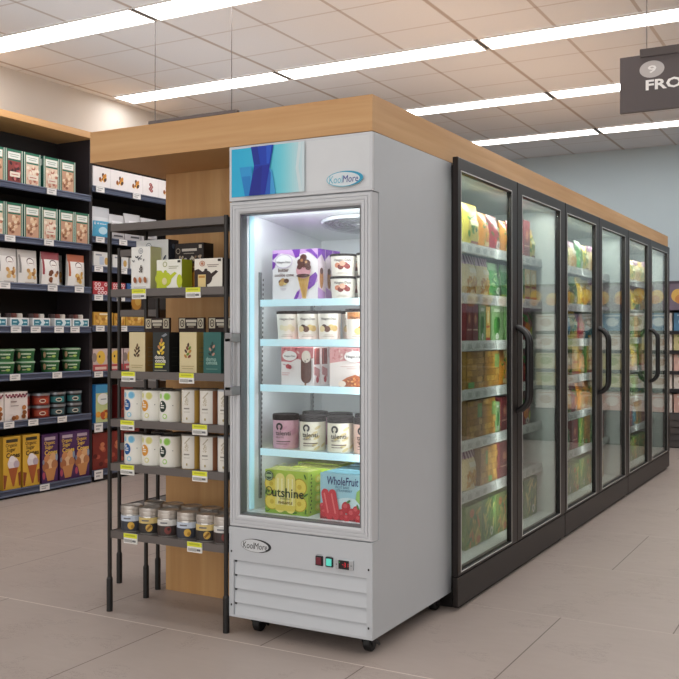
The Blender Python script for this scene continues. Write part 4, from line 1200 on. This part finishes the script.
# ================================================================ WALL SHELVING at left (front faces +X)
LIP = M('4a5268', .4, .2, var=.04); BLK = M('1a181b', .7); BRN = M('241d20', .7)
GX = -4.10; RZ = PI/2
def gondola(y0, y1, zs, label, l0, l1):
    t = thing('shelving_unit', ((XL+GX)/2, (y0+y1)/2, 0)); tag(t, label, 'shelving unit')
    mb = MB(); mb.box(XL+.002, XL+.03, y0, y1, 0, 2.945, BLK); mb.build('back_panel', t)
    for y in (y0, y1-.016):
        mb = MB(); mb.box(XL+.03, GX-.05, y, y+.014, 0, 2.945, M('2b2428', .6)); mb.build('side_panel', t)
    for z in zs:
        mb = MB(); mb.box(XL+.03, GX-.012, y0+.018, y1-.018, z-.022, z, BLK)
        # price rail: angled lip with a groove
        mb.prism([(GX-.012,z+.006),(GX-.004,z+.006),(GX,z-.004),(GX-.006,z-.012),(GX-.006,z-.034),(GX,z-.042),(GX-.004,z-.05),(GX-.012,z-.05)], 'y', l0, l1, LIP)
        mb.build('shelf', t)
    mb = MB(); mb.box(XL+.03, GX-.03, y0+.022, y1-.022, 0, zs[-1]-.03, BLK); mb.build('plinth', t)
    mb = MB(); mb.box(XL+.002, GX, y0, y1, 2.946, 3.0, W_BEAM); mb.build('canopy', t)
    return t
Z1 = [2.455, 2.038, 1.672, 1.334, .962, .596, .064]
gondola(.95, 2.802, Z1, 'black wall shelving with blue grey shelf edges at the left edge', .953, 2.757)
Z2 = [2.545, 2.112, 1.858, 1.612, 1.345, .95, .505, .10]
gondola(2.804, 4.3, Z2, 'black wall shelving behind the metal racks, farther along the left wall', 2.775, 4.297)
SH = lambda i, n: ['top','second','third','fourth','fifth','sixth','lowest'][i]
XF = -4.145
def row(keys, ys, z, d, what, shelf, cat, scale=None, order=None):
    for i, (k, yy) in enumerate(zip(keys, ys)):
        lab = f'{what[k]}, {ORD[i]} from left on {shelf} shelf of left wall shelving'
        place(k, (XF-d/2, yy, z+.0005), lab, cat, rz=RZ, scale=scale)
row(['nut_b','nut_c','nut_a','nut_a','nut_b'], [1.775,1.955,2.14,2.345,2.527], Z1[0], .1, dict(nut_a='green carton with pink nuts',nut_b='green carton with brown nuts',nut_c='green carton with dark red picture'), 'top', 'nut carton')
row(['nut_a','nut_b','nut_b','nut_a','nut_b','nut_b'], [1.775,1.955,2.14,2.325,2.515,2.69], Z1[1], .1, dict(nut_a='green carton with pink nuts',nut_b='green carton with brown nuts'), 'second', 'nut carton')
row(['pouch_white','pouch_white','pouch_red','pouch_orange'], [1.91,2.12,2.365,2.655], Z1[2], .09, dict(pouch_white='white pouch with grey top',pouch_red='white pouch with red top',pouch_orange='white pouch with orange top'), 'third', 'snack pouch')
place('pouch_white', (XF-.19, 2.545, Z1[2]), 'white pouch set back beside the orange topped pouch', 'snack pouch', rz=RZ)
row(['snack_tray']*5, [1.79,2.01,2.238,2.472,2.68], Z1[3], .14, dict(snack_tray='white tray with blue front'), 'fourth', 'snack tray', scale=(.95,1,1))
for j in range(2):
    for i, yy in enumerate((1.928, 2.137, 2.405, 2.645)):
        place('green_tub', (XF-.08, yy, Z1[4]+.0005+.0985*j), f'green dip tub, {ORD[i]} stack from left on fifth shelf, {["lower","upper"][j]} one', 'dip tub', rz=RZ-.6)
place('biscuit_box', (XF-.06, 1.975, Z1[5]+.0005), 'white box with dark red pattern on the sixth shelf', 'biscuit box', rz=RZ)
place('biscuit_box', (XF-.06, 1.735, Z1[5]+.0005), 'white box with dark red pattern cut by the left photo edge', 'biscuit box', rz=RZ)
for j in range(2):
    for i, (yy, k) in enumerate(((2.135,'tub_red'),(2.297,'tub_red'),(2.475,'tub_teal'),(2.662,'tub_teal'))):
        kk = k if (j or k == 'tub_red') else 'tub_slate'
        what = {'tub_red':'black lidded jar with red label','tub_teal':'black lidded jar with teal label','tub_slate':'black lidded jar with grey label'}[kk]
        place(kk, (XF-.08-(.05 if i == 0 else 0), yy, Z1[5]+.0005+.1005*j), f'{what}, {ORD[i]} stack from left on sixth shelf, {["lower","upper"][j]} one', 'preserve jar', rz=RZ-.6)
row(['cones_yellow','cones_yellow','cones_purple','cones_purple','cones_purple'], [1.933,2.130,2.328,2.522,2.692], Z1[6], .1, dict(cones_yellow='yellow ice cream cone box',cones_purple='purple ice cream cone box'), 'lowest', 'cone box', scale=(.97,1,1))
# farther unit
XF2 = XF
def row2(items, z, shelf, cat):
    for i, (k, yy, d, lab, sc) in enumerate(items):
        place(k, (XF2-d/2, yy, z+.0005), f'{lab} on {shelf} shelf of the farther wall shelving', cat, rz=RZ, scale=sc)
row2([('cookie_box',2.932,.1,'leftmost white box with cookie picture',None),('cookie_box',3.149,.1,'second white box with cookie picture',None),('cookie_box',3.36,.1,'third white box with cookie picture',None),('cookie_box_single',3.578,.1,'white box with single red brown picture',None),('cookie_box',3.795,.1,'rightmost white box with cookie picture',None)], Z2[0], 'top', 'cookie box')
row2([('ice_bag',2.95,.1,'white and blue bag, leftmost',(1.1,1,1.1)),('silver_bag',3.15,.1,'silver bag next to the blue one',None),('silver_bag',3.37,.1,'silver bag, third from left',(1,1,1.12)),('silver_bag',3.6,.1,'silver bag at right end',(1.05,1,1.05))], Z2[1], 'second', 'snack bag')
row2([('low_white_box',2.93,.1,'pale box with blue grey picture, leftmost',(.95,1,1.1)),('low_white_box',3.17,.1,'pale box with blue grey picture, middle one',(.95,1,1.0)),('low_white_box',3.4,.1,'pale box with blue grey picture, right one',None)], Z2[2], 'third', 'cereal bar box')
row2([('red_box',2.938,.1,'red box with white rings, leftmost',None),('red_box',3.145,.1,'red box with white rings, second',(.75,1,1)),('blue_box',3.36,.1,'blue box with pale oval',None)], Z2[3], 'fourth', 'snack box')
row2([('yellow_box',2.95,.1,'yellow box with pale oval food picture, left',None),('yellow_box',3.16,.1,'narrow yellow box in the middle',(.6,1,.95)),('yellow_box',3.37,.1,'yellow box with pale oval food picture, right',(1.1,1,1))], Z2[4], 'fifth', 'cracker box')
row2([('red_yellow_pack',2.918,.1,'red and yellow pack, leftmost',None),('red_yellow_pack',3.105,.1,'red and yellow pack, second',None),('red_yellow_pack',3.31,.1,'red and yellow pack, third',None)], Z2[5], 'sixth', 'snack pack')
row2([('blue_cereal_box',2.93,.09,'large blue carton with fruit picture',None),('dark_red_box',3.24,.1,'dark red carton right of the blue one',(.9,1,.95))], Z2[6], 'seventh', 'carton')
row2([('dark_red_box',2.918,.1,'dark red carton, leftmost',(.9,1,.95)),('dark_red_box',3.105,.1,'dark red carton, second',(.95,1,.95)),('dark_red_box',3.32,.1,'dark red carton, third',(.95,1,.95))], Z2[7], 'lowest', 'carton')
# price tags on the rails
tx = GX+.0035
for s, (nm, ys) in enumerate((('top',(2.30,)),('second',(1.87,2.27)),('third',(1.82,2.31,2.61)),('fourth',(1.93,2.13,2.38,2.56)),('fifth',(1.92,2.36)),('sixth',(1.86,2.105,2.415)),('lowest',(2.225,)))):
    for i, yy in enumerate(ys):
        place('tag_white', (tx, yy, Z1[s]+.002), f'white price tag, {ORD[i]} from left on {nm} shelf rail of the left wall shelving', 'price tag', rz=RZ)
for s, (nm, ys) in enumerate((('top',(2.86,3.33)),('second',(2.86,3.15)),('third',(2.84,3.15)),('fourth',(2.84,3.12)),('fifth',(2.86,3.15)),('sixth',(2.84,)),('seventh',(2.84,)),('lowest',(2.84,)))):
    for i, yy in enumerate(ys):
        place('tag_white', (tx, yy, Z2[s]+.002), f'white price tag, {ORD[i]} on the {nm} shelf rail of farther wall shelving', 'price tag', rz=RZ, scale=(1,1,1.6) if s in (6,7) else None)

# ================================================================ GLASS DOOR FREEZERS along the aisle (fronts on x = .054)
FD = M('27211f', .4, .3, var=.04); FD2 = M('1f1c1b', .45, .2); TRIM = M('c9c9c6', .35, .5); INN = M('c4ccc8', .5, var=.03); RAIL = M('c9ccca', .4, var=.04)
ZF = [1.741, 1.484, 1.241, .991, .734, .473]
U0, UW = .757, 1.783
NAMES = ['nearest', 'middle', 'farthest']
def freezer_parts():
    t = thing('freezer_cabinet', (-.3, UW/2, 0)); ROOT[t] = (-.3, UW/2, 0)
    mb = MB()
    mb.box(-.65, -.61, .066, UW-.004, 0, 2.07, FD2); mb.box(-.61, -.001, .066, .08, 0, 2.07, FD2); mb.box(.0, .012, .066, .09, .03, 2.07, FD2); mb.box(-.61, 0, UW-.039, UW-.004, 0, 2.07, FD2)
    mb.box(-.61, 0, .08, UW-.039, 2.06, 2.07, FD2); mb.box(-.61, 0, .08, UW-.039, .0, .14, FD2)
    mb.build('cabinet', t)
    mb = MB()
    mb.box(-.61, -.595, .08, UW-.039, .14, 2.06, INN); mb.box(-.595, 0, .08, .093, .14, 2.06, INN); mb.box(-.595, 0, UW-.052, UW-.039, .14, 2.06, INN)
    mb.box(-.595, 0, .093, UW-.052, 2.04, 2.06, INN); mb.box(-.595, -.005, .093, UW-.052, .14, .168, INN); mb.build('liner', t)
    for z in ZF:
        mb = MB(); mb.box(-.59, -.09, .095, UW-.06, z-.014, z-.004, M('9aa3a0', .5))
        for a, b_ in ((.095, UW*.49), (UW*.5, UW-.06)):
            mb.prism([(-.09,z+.004),(-.08,z+.004),(-.074,z-.046),(-.08,z-.05),(-.09,z-.05)], 'y', a, b_, RAIL)
            F = face(mb, (-.0765, a, z), (0,1,0), (0,0,1), (1,0,.12)); F.l = .002
            for k in range(7): F.rect((b_-a)*(k+.2)/7, -.038, (b_-a)*(k+.75)/7, -.012, 'b2b6b4')
        mb.build('shelf', t)
    mb = MB(); mb.box(.001, .0275, .07, UW-.006, .03, .176, FD); mb.box(.0275, .052, .002, UW-.006, .022, .158, FD, bev=.004); mb.box(-.05, .03, .07, UW-.02, 0, .03, FD2); mb.build('kick_panel', t)
    for n, (y0, y1, o0, o1, hy) in enumerate(((.0, .850, .046, .755, .842), (.853, UW-.004, .94, 1.665, .878))):
        mb = MB(); P = lambda u, v, dd: (.054-dd, u, v)
        r0 = (y0+.002, y1-.001, .162, 2.096); r1 = (o0, o1, .182, 2.03); q = lambda r, k: (r[0]-k, r[1]+k, r[2]-k, r[3]+k)
        mb.loops([(r0,.026),(r0,.003),((r0[0]+.003,r0[1]-.003,r0[2]+.003,r0[3]-.003),0),(q(r1,.008),0)], FD, P)
        mb.loops([(q(r1,.008),0),(q(r1,.006),-.0015),(q(r1,.0035),-.0015),(q(r1,.002),0)], TRIM, P)
        mb.loops([(q(r1,.002),0),(r1,.004),(r1,.026)], FD2, P); mb.loops([(r1,.026),(r0,.026)], FD2, P)
        d = mb.build('door', t)
        m2 = MB(); m2.box(.034, .040, o0, o1, .182, 2.03, GLASS_Z); m2.build('glass_pane', d)
        m3 = MB(); path = [(.05,hy,1.315),(.075,hy,1.305),(.098,hy,1.285),(.112,hy,1.262),(.117,hy,1.235),(.117,hy,.945),(.112,hy,.918),(.098,hy,.895),(.075,hy,.875),(.05,hy,.865)]
        m3.tube(path, .0155, M('161415', .4), n=12); m3.build('handle', d)
    return t
LOOK = {'bag_lime':'yellow green frozen bag','bag_orange':'orange frozen bag','bag_red':'red frozen bag','bag_green':'leafy green frozen bag','bag_fries':'frozen fries bag','bag_yellow':'yellow frozen bag','bag_teal':'teal frozen bag','bag_carrot':'dark red bag with carrots',
        'box_tan':'tan box with green corner','box_tan_plain':'tan patterned box','box_green_leaf':'green leafy box','box_yellow_leaf':'yellow green leafy box','box_dark_red':'dark red box','box_sage':'pale green box','box_yellow_tall':'tall yellow box'}
DIM = {'bag':(.21,.25,.08),'box_tan':(.2,.22,.1),'box_tan_plain':(.2,.22,.1),'box_green_leaf':(.22,.22,.1),'box_yellow_leaf':(.22,.22,.1),'box_dark_red':(.18,.22,.1),'box_sage':(.2,.22,.1),'box_yellow_tall':(.16,.22,.1)}
UNIT1 = [
 [('bag_lime',.51,.735,.225),('bag_orange',.74,.88,.2),('bag_red',.885,1.05,.2),('bag_orange',1.09,1.20,.19),('bag_red',1.205,1.40,.2),('box_dark_red',1.43,1.55,.225),('bag_lime',1.555,1.70,.19)],
 [('bag_fries',.50,.70,.21),('bag_fries',.705,.89,.21),('bag_green',.895,1.07,.195),('bag_green',1.11,1.29,.195),('bag_green',1.295,1.44,.19),('box_yellow_tall',1.45,1.56,.19),('box_yellow_tall',1.565,1.68,.19)],
 [('box_dark_red',.50,.58,.2),('box_dark_red',.585,.67,.2),('box_sage',.68,.78,.2),('box_yellow_tall',.785,.85,.19),('box_sage',.86,1.06,.2),('box_sage',1.11,1.28,.2),('bag_carrot',1.40,1.67,.21)],
 [('box_tan',.50,.75,.2),('box_tan_plain',.755,.99,.2),('bag_orange',1.03,1.17,.2),('bag_yellow',1.175,1.34,.2),('bag_carrot',1.40,1.63,.21)],
 [('box_tan_plain',.50,.72,.2),('box_tan_plain',.725,.93,.2),('box_sage',.935,1.01,.17),('box_dark_red',1.03,1.15,.19),('bag_fries',1.16,1.33,.19),('bag_carrot',1.38,1.63,.2)],
 [('bag_fries',.50,.69,.21),('box_tan_plain',.70,.80,.2),('box_tan',.805,.96,.2),('box_dark_red',1.0,1.17,.2),('box_dark_red',1.175,1.33,.2)],
 [('box_yellow_leaf',.49,.72,.22),('box_green_leaf',.725,.93,.22),('box_yellow_leaf',.935,1.13,.22),('box_yellow_leaf',1.135,1.34,.22),('box_green_leaf',1.44,1.69,.23)],
]
def gen(seed, sets, lo=.36):
    rnd = random.Random(seed); out = []
    for s in sets:
        y = lo; r = []; i = 0
        while y < 1.64:
            w = rnd.uniform(.15, .21)
            if y + w > 1.70: break
            r.append((s[i % len(s)], y, y+w-.006, rnd.uniform(.185,.215))); y += w; i += 1
            if abs(y-UW*.495) < .08: y += .02
        out.append(r)
    return out
UNIT2 = gen(3, [['bag_green','bag_lime','bag_fries'], ['bag_yellow','bag_fries','bag_green','bag_yellow'], ['bag_teal','bag_teal','bag_lime','bag_red'], ['box_yellow_tall','bag_lime','box_yellow_tall','bag_orange'], ['bag_orange','bag_yellow','bag_carrot','bag_orange'], ['box_tan','bag_green','box_dark_red','box_green_leaf'], ['box_yellow_leaf','box_green_leaf']])
UNIT3 = gen(8, [['bag_fries','bag_lime'], ['bag_lime','bag_green','bag_yellow'], ['box_yellow_tall','bag_lime','box_sage'], ['bag_yellow','box_yellow_tall','bag_lime'], ['box_sage','bag_teal','bag_green'], ['bag_teal','box_tan','box_dark_red'], ['box_green_leaf','box_yellow_leaf']])
SN = ['top','second','third','fourth','fifth','sixth','bottom']
base_fz = None
for n, U in enumerate((UNIT1, UNIT2, UNIT3)):
    y0 = U0 + UW*n
    t = freezer_parts() if base_fz is None else copy_tree(base_fz)
    base_fz = base_fz or t
    t.location = (-.3, y0+UW/2, 0)
    tag(t, ['nearest two door glass freezer cabinet with black frame, beside white freezer', 'middle two door glass freezer cabinet with black frame', 'farthest two door glass freezer cabinet with black frame'][n], 'freezer')
    for s, r in enumerate(U):
        z = (ZF + [.168])[s]-.0035 if s < 6 else .1685
        for i, (k, a, b_, h) in enumerate(r):
            w, h0, d = DIM.get(k) or DIM['bag']
            place(k, (-.10-d/2, y0+(a+b_)/2, z), f'{LOOK[k]}, {ORD[i]} from left on {SN[s]} shelf of {NAMES[n]} glass door cabinet', 'frozen food', rz=RZ, scale=((b_-a)/w, 1, h/h0))
    for q in (.27, .73):
        area('cabinet_lamp', (-.035, y0+UW*q, 2.03), (0, math.radians(14), 0), .05, .7, 4.0, (.98, 1, .98))
    area('cabinet_lamp', (-.012, y0+.848, 1.1), (0, math.radians(90), 0), 1.7, .06, .9, (.98, 1, .98))
    area('cabinet_lamp', (-.03, y0+.105, 1.1), (PI/2, 0, math.radians(18)), .04, 1.7, 1.8, (.98, 1, .98))
    area('cabinet_lamp', (-.03, y0+.875, 1.1), (PI/2, 0, 0), .04, 1.7, 2.6, (.98, 1, .98))

# ================================================================ HANGING SIGNS
SG = M('544b4b', .5, var=.03)
def sign(x0, x1, yc, text):
    t = thing('hanging_sign', ((x0+x1)/2, yc, 2.466))
    mb = MB(); mb.box(x0, x1, yc-.012, yc+.012, 2.466, 2.765, SG)
    if text:
        F = front(mb, yc-.012)
        F.ell(x0+.167, 2.684, .064, .045, 'b9b3b1', n=32)
        F.text('9', x0+.168, 2.684, h=.04, w=.045, col='e9e6e4', bold=.02)
        F.text('FROZEN', x0+.135+.187, 2.601, w=.374, h=.056, col='f2efec', bold=.03)
    mb.build('panel', t)
    mb = MB(); mb.box(x0+.106, x1-.106, yc-.02, yc+.02, 2.752, 2.795, M('4a4240', .45, .2)) if text else mb.box(x0, x1, yc-.02, yc+.02, 2.755, 2.775, M('5c5350', .45, .2)); mb.build('rail', t)
    for x in ((x0+.138, x1-.138) if text else (x0+.045, x1-.05)):
        mb = MB(); mb.tube([(x,yc,2.77),(x,yc,H-.001)], .003, M('5a5350', .4, .4), n=8); mb.build('hanger_wire', t)
    return t
tag(sign(.533, 1.45, 1.9, True), 'dark aisle sign with number nine hanging above the aisle', 'sign')
tag(sign(-2.73, -1.978, 1.9, False), 'aisle sign hanging behind the oak canopy, only rail and wires seen', 'sign')

# ================================================================ FAR SHELVING along the back wall
YG = 7.772
t = thing('shelving_unit', (1.4, 8.05, 0)); tag(t, 'dark shelving with slatted base at the far back wall', 'shelving unit')
x0, x1 = -.6, 3.4
mb = MB(); mb.box(x0, x1, YB-.03, YB-.002, 0, 1.87, M('2b2a2e', .6)); mb.build('back_panel', t)
mb = MB(); mb.box(x0, x1, YG+.02, YB-.03, 0, .37, M('4a4547', .6))
for k in range(5): mb.prism([(YG,.012+k*.075),(YG+.02,.012+k*.075),(YG+.02,.08+k*.075),(YG+.008,.08+k*.075)], 'x', x0, x1, M('55504f', .5))
mb.box(x0, x1, YG+.01, YB-.03, .37, .392, M('3a3638', .5)); mb.build('base', t)
ZB = [.392, .66, .86, 1.09, 1.31]
for z in ZB[1:]:
    mb = MB(); mb.box(x0, x1, YG+.03, YB-.03, z-.025, z, M('38353a', .5)); mb.box(x0, x1, YG+.015, YG+.03, z-.04, z, M('2f2c30', .5)); mb.build('shelf', t)
mb = MB(); mb.box(x0, x1, YG, YG+.05, 1.54, 1.865, M('776b7c', .5)); F = front(mb, YG)
for k in range(16):
    u = x0+.45+k*.2; F.ell(u, 1.70+.02*math.sin(k*2), .07, .075, 'd9b25c'); F.ell(u+.02, 1.66, .05, .05, 'c98a4c')
F.rect(x0, 1.835, x1, 1.865, '4a4250')
mb.box(x0, x1, YG+.05, YB-.03, 1.82, 1.865, M('4a4548', .5)); mb.build('header_board', t)
pal = [['far_white','far_pink'], ['far_white','far_white','far_yellow'], ['far_white','far_pink','far_yellow'], ['far_white','far_yellow','far_white'], ['far_white','far_blue','far_white','far_blue']]
for s, z in enumerate(ZB):
    hh = [.21,.16,.19,.18,.2][s]
    for i in range(9):
        k = pal[s][i % len(pal[s])]
        place(k, (-.34+i*.26, YG+.125, z+.0005), f'{dict(far_white="pale",far_pink="pink",far_blue="blue",far_yellow="yellow")[k]} pack, {ORD[i]} from left on {["lowest","second lowest","middle","fourth","highest"][s]} shelf along the far back wall', 'grocery pack', rz=0, scale=(1,1,hh/.22))

# ================================================================ LIGHT, WORLD, CAMERA
w = bpy.data.worlds.new('shop'); bpy.context.scene.world = w; w.use_nodes = True
bg = w.node_tree.nodes['Background']; bg.inputs[0].default_value = (1, .985, .97, 1); bg.inputs[1].default_value = 1.36

cam = bpy.data.cameras.new('camera'); co = bpy.data.objects.new('camera', cam); C.objects.link(co)
cam.sensor_width = 36; cam.sensor_fit = 'HORIZONTAL'; cam.lens = 953/679*36
cam.shift_y = -6.5/679
co.location = (1.7022, -3.3359, 1.2843); co.rotation_euler = (PI/2, 0, math.radians(29.011))
cam.clip_start = .05
sc = bpy.context.scene; sc.camera = co
sc.view_settings.view_transform = 'Standard'; sc.view_settings.look = 'None'; sc.view_settings.exposure = .22
sc.cycles.max_bounces = 8; sc.cycles.transparent_max_bounces = 16; sc.cycles.sample_clamp_indirect = 4
